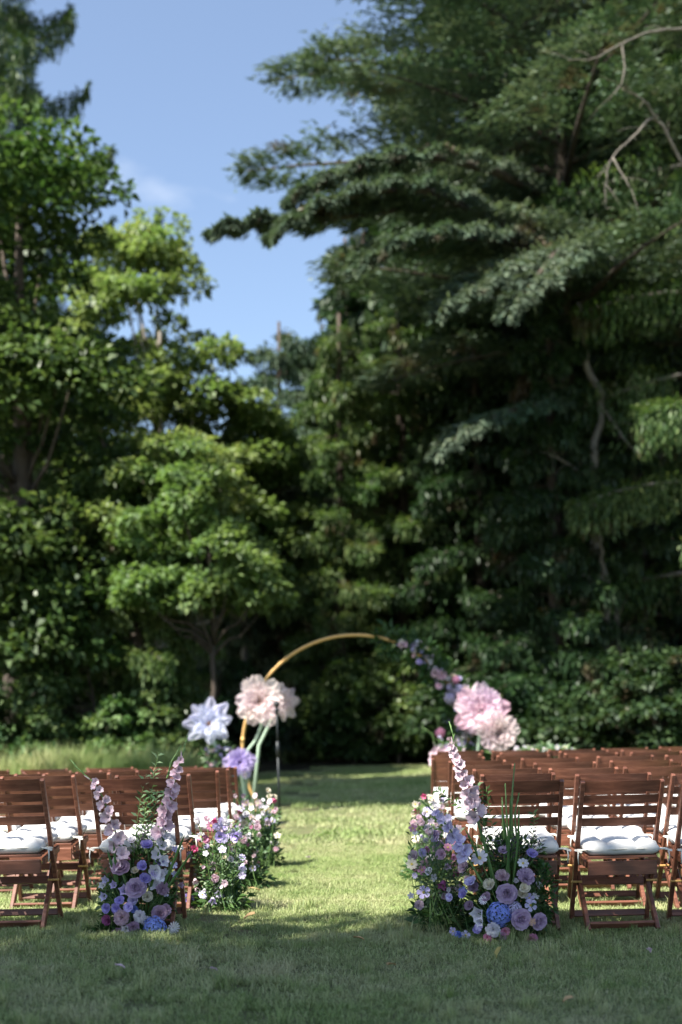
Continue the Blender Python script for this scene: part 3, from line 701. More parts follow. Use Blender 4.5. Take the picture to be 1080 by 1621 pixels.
def cushion_mesh(seed):
    """tufted box cushion, 0.43 x 0.42, puffed between a 3 x 3 grid of stitches"""
    r = random.Random(seed); m = MB(); n = 30; a, bb = 0.215, 0.21
    off = [r.uniform(-.01, .01) for _ in range(8)]
    def prof(u, v, top):
        x = math.copysign(abs(u) ** 0.86, u) * a; y = math.copysign(abs(v) ** 0.86, v) * bb
        k = max(0.0, 1 - max(abs(u), abs(v)) ** 5) ** 0.5
        k *= max(0.0, 1 - (max(0, abs(u) + abs(v) - 1.55) / 0.45) ** 2 * .6)
        puff = abs(math.cos(math.pi * (u * 1.0 + off[0])) * 0.5 + 0.5) * 0
        tf = 0
        for i in (-.34, .34):
            for j in (-.34, .34):
                d2 = (u - i) ** 2 + (v - j) ** 2; tf += math.exp(-d2 / 0.012) * 0.040 + math.exp(-d2 / 0.06) * 0.010
        for i in (-.34, .34):
            tf += math.exp(-((u - i) / 0.06) ** 2) * 0.020 + math.exp(-((v - i) / 0.06) ** 2) * 0.020
        wr = 0.003 * math.sin(u * 17 + off[1] * 300 + v * 9) + 0.003 * math.sin(v * 21 + off[2] * 300 - u * 7)
        if top: z = 0.052 + (0.046 + 0.012 * math.sin(u * 2 + off[3] * 90) * math.cos(v * 2 + off[4] * 90)) * k - tf * k + wr * k
        else: z = 0.052 - 0.046 * k
        bulge = 1 + 0.02 * math.sin(u * 9.4) * (abs(v) > .9) + 0.02 * math.sin(v * 9.4) * (abs(u) > .9)
        return (x * bulge, y * bulge, z)
    for top in (True, False):
        vs = [prof(2 * i / n - 1, 2 * j / n - 1, top) for j in range(n + 1) for i in range(n + 1)]
        fs = [(j * (n + 1) + i, j * (n + 1) + i + 1, (j + 1) * (n + 1) + i + 1, (j + 1) * (n + 1) + i) for j in range(n) for i in range(n)]
        if not top: fs = [f[::-1] for f in fs]
        m.add(vs, fs)
    me = m.mesh('cushion_pad', True, M_cushion); bmn = bmesh.new(); bmn.from_mesh(me)
    bmesh.ops.remove_doubles(bmn, verts=bmn.verts, dist=0.0006); bmn.to_mesh(me); bmn.free()
    me.polygons.foreach_set('use_smooth', [True] * len(me.polygons)); return me
def piping_mesh():
    m = MB(); pts_ = []
    for i in range(49):
        a = 2 * math.pi * i / 48; c_, s_ = math.cos(a), math.sin(a); k = 1 / max(abs(c_), abs(s_)) ** .88
        pts_.append((.214 * c_ * k * 1.005, .209 * s_ * k * 1.005, .053))
    m.tube(pts_, .0035, 5, False)
    return m.mesh('piping', True, M_tie)
def button_mesh():
    m = MB(); m.lathe([(.011, 0), (.012, .004), (.006, .008), (.0005, .009)], 8); return m.mesh('tuft_button', True, M_tie)
def tie_mesh(s_):
    m = MB()
    m.tube([(s_ * .19, -.185, .045), (s_ * .225, -.2, .05), (s_ * .262, -.19, .045), (s_ * .262, -.145, .04), (s_ * .23, -.135, .04)], 0.006, 5)
    M0 = Matrix.Translation((s_ * .258, -.208, .045)) @ Matrix.Rotation(1.2, 4, 'X')
    for a in (1.2, 4.4): m.petal(M0 @ Matrix.Rotation(a, 4, 'Z'), .024, .008, .9, 2.2, 3, 2)
    m.tube([(s_ * .258, -.212, .045), (s_ * .262, -.222, 0.01), (s_ * .258, -.218, -.03)], [.005, .004, .003], 4)
    return m.mesh('tie', True, M_tie)
chair0 = make_chair()
cush_meshes = [cushion_mesh(k) for k in range(4)]; TIES = (tie_mesh(-1), tie_mesh(1))
cush0 = empty('seat_cushion', (0, 0, 0))
link('cushion_pad', cush_meshes[0], cush0)
for tm in TIES: link('tie', tm, cush0)
link('piping', piping_mesh(), cush0)
bmsh = button_mesh()
for i_ in (-.34, .34):
    for j_ in (-.34, .34): link('tuft_button', bmsh, cush0, (math.copysign(.34 ** .86, i_) * .215, math.copysign(.34 ** .86, j_) * .21, .062))
ORD = ['', 'nearest', 'second-nearest', 'third-nearest', 'fourth-nearest', 'fifth-nearest', 'sixth-nearest', 'seventh-nearest', 'farthest']
NTH = ['first', 'second', 'third', 'fourth', 'fifth', 'sixth']
# rows from the photograph: distance, then the aisle-side edge of each chair
right_rows = [(7.2, [0.79, 1.354, 1.94]), (8.0, [0.88, 1.46, 2.04]), (8.85, [0.93, 1.44, 2.0]), (9.7, [0.83, 1.476, 2.06, 2.62]),
              (10.55, [0.9, 1.52, 2.12, 2.7]), (11.4, [0.82, 1.42, 2.02, 2.6]), (12.2, [0.9, 1.5, 2.1, 2.7]), (13.0, [0.98, 1.56, 2.12, 2.45 + .25, 3.26])]
left_rows = [(7.2, [-0.935, -1.68]), (8.0, [-0.92, -1.68]), (8.85, [-0.87, -1.58, -2.26]), (9.7, [-0.864, -1.56, -2.24]),
             (10.55, [-0.837, -1.5, -2.15]), (11.4, [-0.95, -1.6, -2.25]), (12.2, [-1.3, -1.95, -2.6]), (13.0, [-1.5, -2.15, -2.8, -3.4])]
first = True
for side, rws in (('right', right_rows), ('left', left_rows)):
    for ri, (d, edges) in enumerate(rws):
        for ci, e in enumerate(edges):
            cx_ = e + (0.25 if side == 'right' else -0.25) + (rnd.uniform(-.025, .025) if ri else 0); y = d + 0.215 + (rnd.uniform(-.05, .05) if ri else 0)
            if first: c, q = chair0, cush0; first = False
            else: c, q = copy_tree(chair0), copy_tree(cush0)
            rz = rnd.uniform(-.035, .035) if ri < 1 else rnd.uniform(-.07, .07); z = gz(cx_, y)
            c.location = (cx_, y, z + .004); c.rotation_euler = (0, 0, rz)
            jx, jy = rnd.uniform(-.012, .012), rnd.uniform(-.01, .02)
            q.location = (cx_ + jx, y + jy, z + .4375); q.rotation_euler = (R(4), 0, rz + rnd.uniform(-.03, .03))
            pad = [k for k in kids(q) if k.name.startswith('cushion_pad')][0]; pad.data = cush_meshes[(ri * 3 + ci) % 4]
            tag(c, f"red-brown wooden folding chair, {NTH[ci]} from the aisle in the {ORD[ri+1]} row, {side} block", 'chair', 'folding chairs in rows beside the aisle')
            tag(q, f"white tufted cushion on the {NTH[ci]} chair from the aisle, {ORD[ri+1]} row, {side} block", 'cushion', 'white cushions tied to the folding chairs')

# ------------------------------------------------------------------ flowers: meshes of unit radius facing +Z
def rose_mesh(seed, layers=((3, .42, .34, .12, -.25), (4, .55, .42, .35, -.05), (5, .72, .5, .6, .2), (6, .86, .56, .85, .75), (6, .95, .6, 1.1, 1.35)), name='rose'):
    m = MB(); r = random.Random(seed); rot = 0
    for li, (n, L, W, a0, a1) in enumerate(layers):
        for k in range(n):
            rot_ = rot + 2 * math.pi * k / n + r.uniform(-.15, .15)
            M = Matrix.Rotation(rot_, 4, 'Z') @ Matrix.Translation((0, 0.03 + 0.02 * li, 0.12 - 0.035 * li))
            m.petal(M, L * r.uniform(.92, 1.08), W, a0 + .25, a1 + r.uniform(-.1, .15), 5, 4, 0.42 - .05 * li, 0.035, seed * 50 + li * 9 + k, 0.62, 0.35)
        rot += 0.7
    # tight spiral heart
    for k in range(2):
        pts_ = []
        for i in range(15):
            a = i * 0.55 + k * 3.1; rr = 0.03 + 0.010 * i
            pts_.append((rr * math.cos(a), rr * math.sin(a)))
        vs = [(x, y, 0.1) for x, y in pts_] + [(x * 1.1, y * 1.1, 0.42 - 0.004 * i) for i, (x, y) in enumerate(pts_)]
        m.add(vs, [(i, i + 1, 16 + i - 0, 15 + i) for i in range(14)])
    return m.mesh(name, True)
def carnation_mesh(seed):
    m = MB(); r = random.Random(seed)
    for k in range(60):
        a = k * 2.4; t = (k / 60) ** .6; pol = 0.1 + t * 1.45
        M = Matrix.Rotation(a, 4, 'Z') @ Matrix.Translation((0, 0.05, 0))
        m.petal(M, r.uniform(.75, .98), .24, pol * .7, pol + .25, 3, 4, .0, .09, seed + k, .9, .2)
    return m.mesh('carnation', True)
def hydrangea_mesh(seed):
    m = MB(); r = random.Random(seed)
    for k in range(95):
        z = 1 - 1.55 * (k + .5) / 95; a = k * 2.39996; rr = math.sqrt(max(0, 1 - z * z)); n = Vector((rr * math.cos(a), rr * math.sin(a), z))
        M = Matrix.Translation(n * r.uniform(.7, .97)) @ n.to_track_quat('Z', 'Y').to_matrix().to_4x4() @ Matrix.Rotation(r.uniform(0, 1.6), 4, 'Z')
        for j in range(4): m.petal(M @ Matrix.Rotation(j * math.pi / 2, 4, 'Z'), .19, .11, 1.0, 1.5, 2, 2, .2, .03, k, .6, .3)
    return m.mesh('hydrangea', True)
def cup_mesh(seed, n=5, name='lisianthus'):
    m = MB(); r = random.Random(seed)
    for li, (nn, L, a0, a1, W) in enumerate(((n, 1.0, .5, 1.25, .52), (n, .85, .3, .8, .48), (3, .6, .15, .35, .35))):
        for k in range(nn):
            M = Matrix.Rotation(2 * math.pi * k / nn + li * .6, 4, 'Z') @ Matrix.Translation((0, .02, -.2 + .05 * li))
            m.petal(M, L * r.uniform(.92, 1.1), W, a0, a1 + r.uniform(-.15, .2), 5, 4, .22, .07, seed * 9 + k + li * 20, .7, .25)
    return m.mesh(name, True)
def bell_mesh(seed):
    m = MB(); r = random.Random(seed); n = 15; prof = [(.08, -.75), (.3, -.62), (.42, -.3), (.45, 0), (.52, .25), (.75, .45)]
    vs = []
    for i, (rr, z) in enumerate(prof):
        for k in range(n):
            a = 2 * math.pi * k / n; lob = (1 + .28 * math.cos(5 * a) * (i / 5) ** 3)
            vs.append((rr * lob * math.cos(a), rr * lob * math.sin(a), z + .12 * math.cos(5 * a) * (i / 5) ** 3))
    m.add(vs, [(i * n + k, i * n + (k + 1) % n, (i + 1) * n + (k + 1) % n, (i + 1) * n + k) for i in range(5) for k in range(n)])
    return m.mesh('bellflower', True)
def daisy_mesh(seed, n=8, W=.3, name='cosmos'):
    m = MB()
    for k in range(n): m.petal(Matrix.Rotation(2 * math.pi * k / n, 4, 'Z') @ Matrix.Translation((0, .08, 0)), .92, W, 1.15, 1.62, 4, 3, .12, .03, seed + k, .62, .25)
    return m.mesh(name, True)
def centre_mesh():
    m = MB(); r = random.Random(3)
    m.lathe([(.2, 0), (.2, .08), (.12, .16), (.01, .19)], 10)
    for k in range(16):
        a = k * 2.4; q = Vector((math.cos(a), math.sin(a), 0)) * .16; m.tube([q * .5 + Vector((0, 0, .1)), q + Vector((0, 0, .28))], [.02, .03], 4)
    return m.mesh('flower_centre', True)
def floret_mesh(seed):
    m = MB(); r = random.Random(seed)
    for k in range(6):
        M = Matrix.Rotation(2 * math.pi * k / 6 + (.1 if k % 2 else 0), 4, 'Z') @ Matrix.Translation((0, .02, -.5))
        m.petal(M, 1.25 * r.uniform(.9, 1.1), .42 if k % 2 else .5, .22, 1.35 + r.uniform(-.2, .25), 5, 4, .15, .06, seed * 7 + k, .6, .2, .93)
    return m.mesh('floret', True)
def bud_mesh():
    m = MB(); m.lathe([(.02, -1), (.3, -.6), (.34, -.1), (.2, .55), (.02, 1)], 8); return m.mesh('bud', True)
FM = {'rose': [rose_mesh(k) for k in range(3)], 'carnation': [carnation_mesh(k * 70) for k in range(2)], 'hydrangea': [hydrangea_mesh(1)],
      'lisianthus': [cup_mesh(k) for k in range(3)], 'bellflower': [bell_mesh(0)], 'cosmos': [daisy_mesh(k * 9) for k in range(2)],
      'astrantia': [daisy_mesh(5, 14, .14, 'astrantia')], 'blossom': [daisy_mesh(50 + k, 5, .42, 'blossom') for k in range(2)], 'floret': [floret_mesh(k) for k in range(4)], 'bud': [bud_mesh()]}
CENTRE = centre_mesh()
PC = {'lavender': (0.58, 0.45, 0.58), 'mauve': (0.52, 0.37, 0.47), 'dusk': (0.37, 0.26, 0.34), 'violet': (0.43, 0.37, 0.70), 'lilac': (0.60, 0.53, 0.77),
      'blue': (0.25, 0.34, 0.72), 'palepink': (0.74, 0.56, 0.60), 'pink': (0.66, 0.30, 0.42), 'hotpink': (0.70, 0.12, 0.27), 'magenta': (0.38, 0.10, 0.25),
      'cream': (0.72, 0.68, 0.50), 'white': (0.80, 0.79, 0.78), 'palelilac': (0.66, 0.62, 0.80), 'blush': (0.74, 0.60, 0.62), 'peach': (0.75, 0.5, 0.34), 'green': (0.25, 0.34, 0.12)}
PM = {k: petalmat('petal_' + k, c) for k, c in PC.items()}
M_yel = plain('flower_stamens', (0.62, 0.5, 0.12), 0.7)
L_arr = leafmat('florist_foliage', (0.03, 0.075, 0.02), (0.06, 0.12, 0.035), (0.11, 0.18, 0.06), 0.4, 0.3, 6)
L_euc = leafmat('grey_green_sprig', (0.10, 0.17, 0.09), (0.16, 0.24, 0.13), (0.26, 0.33, 0.19), 0.45, 0.3, 6)
L_plum = leafmat('plum_leaf', (0.05, 0.035, 0.05), (0.09, 0.06, 0.09), (0.13, 0.1, 0.13), 0.4, 0.2, 6)
L_sword = leafmat('sword_leaf', (0.05, 0.12, 0.03), (0.08, 0.17, 0.04), (0.13, 0.22, 0.06), 0.35, 0.25, 6)

def flower(kind, colr, root, p, facing, radius, seed=None):
    """one flower head, a part of the arrangement root; p in world space"""
    me = rnd.choice(FM[kind]); o = link(kind, me, root, p - Vector(root.location), PM[colr])
    q = Vector(facing).normalized().to_track_quat('Z', 'Y') @ Euler((0, 0, rnd.uniform(0, 6.28))).to_quaternion()
    o.rotation_mode = 'QUATERNION'; o.rotation_quaternion = q; o.scale = (radius,) * 3
    if kind in ('cosmos', 'blossom') and radius > .026:
        link('flower_centre', CENTRE, o, (0, 0, 0.0), M_yel)
    return o
def rface(c, p, k=.5):
    d = (p - c); d.normalize(); return (d + Vector((0, -0.8, .35)) + Vector((rnd.uniform(-k, k), rnd.uniform(-k, k) * .6, rnd.uniform(-k, k))))
def curve3(a, b, sag, n=6):
    a = Vector(a); b = Vector(b); return [a.lerp(b, i / (n - 1)) + Vector(sag) * math.sin(math.pi * i / (n - 1)) for i in range(n)]
def gladiolus(root, pts, colr, nfl, r0=0.042, budtip=0.35, start=0.0, face=(-.1, -1, .1)):
    """pts: world path from the base upwards; florets open from `start` up to 1-budtip, buds above"""
    loc = Vector(root.location); m = MB(); q = [Vector(p) - loc for p in pts]
    m.tube(q, [.008 * (1 - .6 * i / (len(q) - 1)) for i in range(len(q))], 6)
    st = link('gladiolus', m.mesh('gladiolus_stem', True, M_stem), root)
    for i in range(nfl):
        t = start + (1 - budtip - start) * i / max(1, nfl - 1); p = interp(q, t); sz = r0 * 1.3 * (1 - .5 * i / max(1, nfl - 1)) * rnd.uniform(.9, 1.15)
        sd_ = 1 if i % 2 else -1
        f = Vector(face) + Vector((sd_ * .55 + rnd.uniform(-.35, .35), 0, rnd.uniform(-.2, .4))); f.normalize()
        o = link('floret', rnd.choice(FM['floret']), st, p + f * sz * .7, PM[colr]); o.rotation_mode = 'QUATERNION'
        o.rotation_quaternion = f.to_track_quat('Z', 'Y') @ Euler((0, 0, rnd.uniform(0, 6))).to_quaternion(); o.scale = (sz,) * 3
    nb = 5
    for i in range(nb):
        t = 1 - budtip + budtip * (i + .6) / nb * .97; p = interp(q, t); sd_ = 1 if i % 2 else -1; sz = .026 - .003 * i
        d = (interp(q, min(1, t + .05)) - interp(q, t - .05)).normalized()
        f = (d * 1.5 + Vector((sd_ * .45, -.3, 0))).normalized()
        o = link('bud', FM['bud'][0], st, p + f * sz * .7, M_stem if i else PM[colr]); o.rotation_mode = 'QUATERNION'
        o.rotation_quaternion = f.to_track_quat('Z', 'Y'); o.scale = (sz * .45, sz * .45, sz)
    return st
def sprig(root, a, b, sag, n, L, W, mat, name='leafy_sprig', spread=.9, hang=0.0, r=.0025):
    """a stem with leaves along it"""
    loc = Vector(root.location); q = [p - loc for p in curve3(a, b, sag, 7)]; m = MB(); m.tube(q, [r, r, r * .9, r * .8, r * .7, r * .5, r * .4], 5)
    st = link(name, m.mesh(name, True, M_stem), root)
    P = []; D = []; NN = []
    for i in range(n):
        t = .12 + .88 * i / n; p = interp(q, t); d = (interp(q, min(1, t + .06)) - p).normalized() if t < .97 else (Vector(q[-1]) - Vector(q[-2])).normalized()
        s_ = d.cross(Vector((rnd.uniform(-.5, .5), -1, rnd.uniform(-.3, .5)))).normalized() * (1 if i % 2 else -1)
        P.append(p); D.append(d * .7 + s_ * spread + Vector((0, 0, -hang)) + Vector((rnd.gauss(0, .2), rnd.gauss(0, .35), rnd.gauss(0, .2)))); NN.append((rnd.gauss(0, .5), -0.7, .8 + rnd.gauss(0, .4)))
    P, D, NN = map(np.array, (P, D, NN)); l_ = L * np.array([rnd.uniform(.7, 1.2) for _ in range(n)])
    V, F = leaves(P, D, NN, l_, W * l_ / L, .15)
    tag(link('leaves', np_mesh('leaves', V, F, mat), st), kind='stuff')
    return st
def sword(root, a, b, sag, w=.018, name='sword_leaf'):
    loc = Vector(root.location); q = [p - loc for p in curve3(a, b, sag, 8)]; m = MB(); vs = []
    for i, p in enumerate(q):
        ww = w * (0.55 + .45 * math.sin(math.pi * (i / 7) ** .8)) * (1 if i < 7 else .05)
        vs += [p + Vector((-ww / 2, .004, 0)), p + Vector((0, -.003, 0)), p + Vector((ww / 2, .004, 0))]
    m.add(vs, [(i * 3 + k, i * 3 + k + 1, i * 3 + k + 4, i * 3 + k + 3) for i in range(7) for k in range(2)])
    return link(name, m.mesh(name, True, L_sword), root)
def greenery(root, c, rad, n, L, mat, name='foliage', seed=1, W=.4):
    r = np.random.default_rng(seed); d = sph(n, r); P = np.array(c - Vector(root.location)) + d * np.array(rad) * (r.random((n, 1)) ** .4)
    b = gz(c.x, c.y) - root.location.z + .01; P[:, 2] = np.maximum(P[:, 2], b)
    D = d + sph(n, r) * .6 + np.array([0, 0, .15]); NN = sph(n, r) * .6 + np.array([0, -.4, .9]); l_ = L * r.uniform(.6, 1.4, n)
    V, F = leaves(P, D, NN, l_, l_ * W, .15)
    return tag(link(name, np_mesh(name, V, F, mat), root), kind='stuff')
def stems(root, foot, heads, name='stems', r=.0022, spread=.06):
    m = MB(); loc = Vector(root.location)
    for h in heads:
        f = Vector(foot) + Vector((rnd.uniform(-spread, spread), rnd.uniform(-spread, spread), 0))
        m.tube([p - loc for p in curve3(f, h, (rnd.uniform(-.03, .03), rnd.uniform(-.03, .03), 0), 5)], r, 4, False)
    return tag(link(name, m.mesh(name, True, M_stem), root), kind='stuff')

# ---- near left arrangement
D1 = 7.12
A = empty('flower_arrangement', (px(212, D1), D1 + .05, gz(px(212, D1), D1)))
tag(A, 'lush lavender rose and blue hydrangea arrangement with gladioli beside the nearest left chair', 'flowers')
CC = at(215, 1425, D1 + .12)
heads = []
for kind, colr, u, v, sz, dd in [
    ('rose', 'mauve', 192, 1375, 30, -.02), ('rose', 'lavender', 216, 1407, 34, -.06), ('rose', 'mauve', 252, 1446, 25, -.05), ('rose', 'dusk', 191, 1483, 31, -.1),
    ('carnation', 'palepink', 194, 1452, 28, -.08), ('carnation', 'white', 222, 1450, 22, -.08), ('carnation', 'mauve', 211, 1467, 22, -.1), ('carnation', 'mauve', 262, 1440, 20, -.02), ('lisianthus', 'lilac', 204, 1436, 20, -.08),
    ('lisianthus', 'violet', 233, 1340, 24, 0), ('lisianthus', 'violet', 226, 1372, 20, -.03), ('lisianthus', 'lilac', 245, 1384, 18, -.02), ('lisianthus', 'violet', 253, 1365, 23, 0),
    ('lisianthus', 'violet', 229, 1392, 23, -.04), ('lisianthus', 'violet', 170, 1438, 19, -.05), ('lisianthus', 'violet', 185, 1438, 20, -.07), ('lisianthus', 'violet', 190, 1426, 18, -.07),
    ('carnation', 'mauve', 257, 1407, 23, -.02), ('lisianthus', 'magenta', 172, 1457, 22, -.06), ('lisianthus', 'cream', 233, 1420, 20, -.07), ('lisianthus', 'cream', 214, 1379, 16, -.01),
    ('hydrangea', 'blue', 245, 1468, 38, -.08), ('astrantia', 'white', 274, 1469, 22, -.05), ('bellflower', 'palelilac', 168, 1393, 15, -.02), ('bellflower', 'lilac', 181, 1401, 15, -.03),
    ('bellflower', 'lilac', 197, 1409, 20, -.05), ('bellflower', 'palelilac', 165, 1419, 16, -.03), ('bellflower', 'white', 163, 1401, 14, 0), ('bellflower', 'white', 199, 1470, 16, -.14),
    ('lisianthus', 'white', 210, 1332, 18, .02), ('blossom', 'palelilac', 262, 1414, 12, 0), ('blossom', 'palelilac', 275, 1369, 13, 0), ('blossom', 'palelilac', 276, 1384, 11, 0), ('bellflower', 'dusk', 286, 1401, 12, 0),
    ('lisianthus', 'palelilac', 211, 1426, 20, -.05), ('lisianthus', 'blue', 212, 1439, 16, -.05), ('bud', 'pink', 205, 1359, 9, -.03), ('carnation', 'white', 232, 1457, 18, -.06),
    ('bellflower', 'white', 206, 1478, 14, -.14), ('bellflower', 'palelilac', 277, 1345, 14, .02), ('blossom', 'white', 262, 1380, 12, 0)]:
    p = at(u, v, D1 + dd); s_ = sz / 2 / (F_PX / (D1 + dd)); heads.append(p)
    fc = rface(CC, p, .35)
    if kind == 'bellflower': fc += Vector((0, 0, -.5))
    flower(kind, colr, A, p, fc, s_ * (1.0 if kind in ('rose', 'hydrangea') else 1.08))
greenery(A, CC + Vector((0, .05, -.02)), (.21, .15, .23), 1300, .05, L_arr, seed=3)
greenery(A, at(222, 1365, D1 + .1), (.16, .1, .14), 420, .045, L_arr, 'foliage', seed=4)
greenery(A, at(185, 1480, D1 - .02), (.2, .1, .06), 300, .05, L_arr, 'foliage', seed=5)
foot = Vector(A.location); stems(A, foot, heads)
gladiolus(A, [foot, at(195, 1385, D1), at(188, 1330, D1 + .02), at(175, 1295, D1 + .03), at(163, 1262, D1 + .03), at(150, 1240, D1 + .03), at(125, 1218, D1 + .03), at(112, 1203, D1 + .03)], 'blush', 14, .04, .28, .18)
gladiolus(A, [foot, at(238, 1400, D1), at(250, 1340, D1), at(262, 1300, D1), at(270, 1265, D1), at(277, 1235, D1), at(286, 1205, D1), at(297, 1165, D1)], 'palepink', 16, .036, .14, .36)
gladiolus(A, [foot, at(250, 1410, D1 + .02), at(254, 1375, D1), at(258, 1340, D1), at(262, 1318, D1), at(266, 1290, D1)], 'white', 9, .04, .2, .25)
gladiolus(A, [foot, at(240, 1400, D1 + .1), at(252, 1300, D1 + .1), at(262, 1240, D1 + .1), at(272, 1205, D1 + .1), at(287, 1180, D1 + .1)], 'green', 0, .03, .5, .4)
for a_, b_ in (((205, 1400), (245, 1215)), ((215, 1390), (232, 1225)), ((225, 1380), (250, 1250)), ((225, 1400), (228, 1265)), ((215, 1360), (252, 1190))):
    sprig(A, at(*a_, D1 + .08), at(*b_, D1 + .06), (rnd.uniform(-.05, .05), .02, 0), 26, .05, .018, L_euc)
for a_, b_ in (((215, 1350), (232, 1305)), ((235, 1350), (262, 1300)), ((225, 1345), (245, 1302))):
    sprig(A, at(*a_, D1 + .02), at(*b_, D1), (rnd.uniform(-.05, .05), 0, 0), 12, .035, .009, L_plum)
for a_, b_ in (((185, 1400), (170, 1345)), ((186, 1400), (180, 1335)), ((235, 1420), (263, 1305)), ((260, 1400), (293, 1320)), ((262, 1410), (310, 1340))):
    sword(A, at(*a_, D1 - .03), at(*b_, D1 - .02), (0, 0, 0))
for k in range(6): sprig(A, at(235, 1440, D1), at(280 + rnd.uniform(-12, 25), 1360 + k * 14, D1 + rnd.uniform(-.05, .1)), (0, 0, .03), 14, .03, .012, L_arr)
for k in range(6): sprig(A, at(190, 1440, D1), at(150 + rnd.uniform(-12, 15), 1360 + k * 18, D1 + rnd.uniform(-.05, .1)), (0, 0, .03), 14, .032, .014, L_arr)

# ---- near right arrangement
D2 = 7.02
A = empty('flower_arrangement', (px(805, D2), D2 + .05, gz(px(805, D2), D2)))
tag(A, 'lavender rose arrangement round a blue hydrangea with pink carnations, before the nearest right chair', 'flowers')
CC = at(805, 1435, D2 + .14); heads = []
for kind, colr, u, v, sz, dd in [
    ('rose', 'lavender', 803, 1415, 32, -.07), ('rose', 'lavender', 824, 1455, 33, -.1), ('rose', 'lavender', 852, 1458, 28, -.07), ('carnation', 'lavender', 831, 1389, 31, -.03),
    ('carnation', 'palepink', 795, 1388, 24, -.02), ('carnation', 'white', 781, 1471, 26, -.12), ('carnation', 'pink', 840, 1487, 23, -.12), ('hydrangea', 'blue', 790, 1447, 42, -.07),
    ('hydrangea', 'palelilac', 815, 1438, 24, -.07), ('lisianthus', 'cream', 776, 1402, 24, -.03), ('lisianthus', 'cream', 830, 1407, 22, -.06), ('lisianthus', 'cream', 827, 1416, 20, -.06), ('lisianthus', 'violet', 841, 1353, 22, 0),
    ('lisianthus', 'lavender', 797, 1348, 20, 0), ('cosmos', 'white', 760, 1359, 27, -.03), ('cosmos', 'white', 828, 1367, 18, -.02), ('bellflower', 'white', 757, 1446, 26, -.09), ('bellflower', 'white', 760, 1459, 18, -.09),
    ('blossom', 'peach', 842, 1459, 13, -.11), ('lisianthus', 'pink', 800, 1474, 18, -.12), ('lisianthus', 'pink', 773, 1484, 17, -.12), ('lisianthus', 'mauve', 796, 1482, 18, -.12),
    ('blossom', 'palelilac', 840, 1433, 20, -.06), ('blossom', 'lilac', 838, 1422, 16, -.05), ('astrantia', 'white', 765, 1425, 14, -.04), ('carnation', 'dusk', 750, 1405, 20, 0), ('lisianthus', 'violet', 734, 1416, 18, 0),
    ('lisianthus', 'dusk', 744, 1434, 20, 0), ('lisianthus', 'palelilac', 746, 1397, 22, 0), ('blossom', 'lilac', 758, 1467, 13, -.08), ('lisianthus', 'blue', 727, 1478, 15, -.03), ('blossom', 'palelilac', 738, 1480, 16, -.05),
    ('blossom', 'lilac', 718, 1474, 14, -.02), ('bellflower', 'white', 763, 1284, 20, 0), ('lisianthus', 'mauve', 770, 1420, 18, -.03), ('lisianthus', 'white', 852, 1403, 15, -.02), ('lisianthus', 'palepink', 735, 1372, 20, 0),
    ('lisianthus', 'violet', 757, 1470, 18, -.06), ('blossom', 'white', 848, 1418, 12, -.03), ('lisianthus', 'white', 816, 1395, 12, -.02)]:
    p = at(u, v, D2 + dd); s_ = sz / 2 / (F_PX / (D2 + dd)); heads.append(p); fc = rface(CC, p, .3)
    if kind == 'bellflower': fc += Vector((-.3, 0, -.4))
    flower(kind, colr, A, p, fc, s_ * (1.0 if kind in ('rose', 'hydrangea') else 1.08))
greenery(A, CC + Vector((0, .05, -.03)), (.22, .15, .22), 1400, .05, L_arr, seed=13)
greenery(A, at(800, 1360, D2 + .1), (.22, .1, .13), 500, .045, L_arr, seed=14)
greenery(A, at(855, 1420, D2 + .02), (.08, .08, .2), 260, .045, L_arr, seed=15)
foot = Vector(A.location); stems(A, foot, heads)
gladiolus(A, [foot, at(785, 1400, D2), at(768, 1340, D2), at(756, 1296, D2), at(745, 1262, D2), at(735, 1235, D2), at(726, 1210, D2), at(716, 1186, D2), at(718, 1165, D2), at(711, 1142, D2)], 'blush', 17, .038, .2, .34)
gladiolus(A, [foot, at(765, 1400, D2 - .02), at(745, 1365, D2 - .02), at(728, 1338, D2 - .02), at(712, 1312, D2), at(694, 1292, D2), at(680, 1278, D2), at(664, 1266, D2)], 'palelilac', 12, .034, .22, .34)
for (u0, u1, v1) in ((805, 815, 1208), (808, 800, 1240), (812, 812, 1250), (800, 795, 1262), (812, 822, 1255)):
    gladiolus(A, [at(u0, 1400, D2 + .05), at((u0 + u1) / 2 + 2, 1340, D2 + .05), at((u0 + u1) / 2 - 2, 1290, D2 + .05), at(u1, v1, D2 + .05)], 'green', 0, .03, .55, .4)
for a_, b_ in (((800, 1380), (770, 1245)), ((820, 1380), (845, 1285)), ((790, 1380), (765, 1290)), ((760, 1300), (690, 1250)), ((770, 1320), (755, 1240))):
    sprig(A, at(*a_, D2 + .06), at(*b_, D2 + .04), (rnd.uniform(-.05, .05), .02, .03), 22, .042, .016, L_arr)
for a_, b_ in (((790, 1370), (765, 1310)), ((800, 1370), (785, 1312)), ((820, 1370), (812, 1308)), ((825, 1370), (845, 1315)), ((810, 1370), (830, 1305)), ((835, 1375), (860, 1325))):
    sprig(A, at(*a_, D2 + .02), at(*b_, D2), (rnd.uniform(-.04, .04), 0, 0), 16, .035, .010, L_plum)
for a_, b_ in (((800, 1400), (808, 1255)), ((812, 1400), (822, 1270)), ((806, 1400), (795, 1280)), ((760, 1370), (735, 1310)), ((780, 1400), (752, 1290))):
    sword(A, at(*a_, D2 - .03), at(*b_, D2 - .02), (.01, 0, 0), .013)
for k in range(10): sprig(A, at(830, 1440, D2), at(862 + rnd.uniform(-12, 12), 1385 + k * 9, D2 + rnd.uniform(-.05, .1)), (0, 0, .03), 14, .032, .012, L_arr)

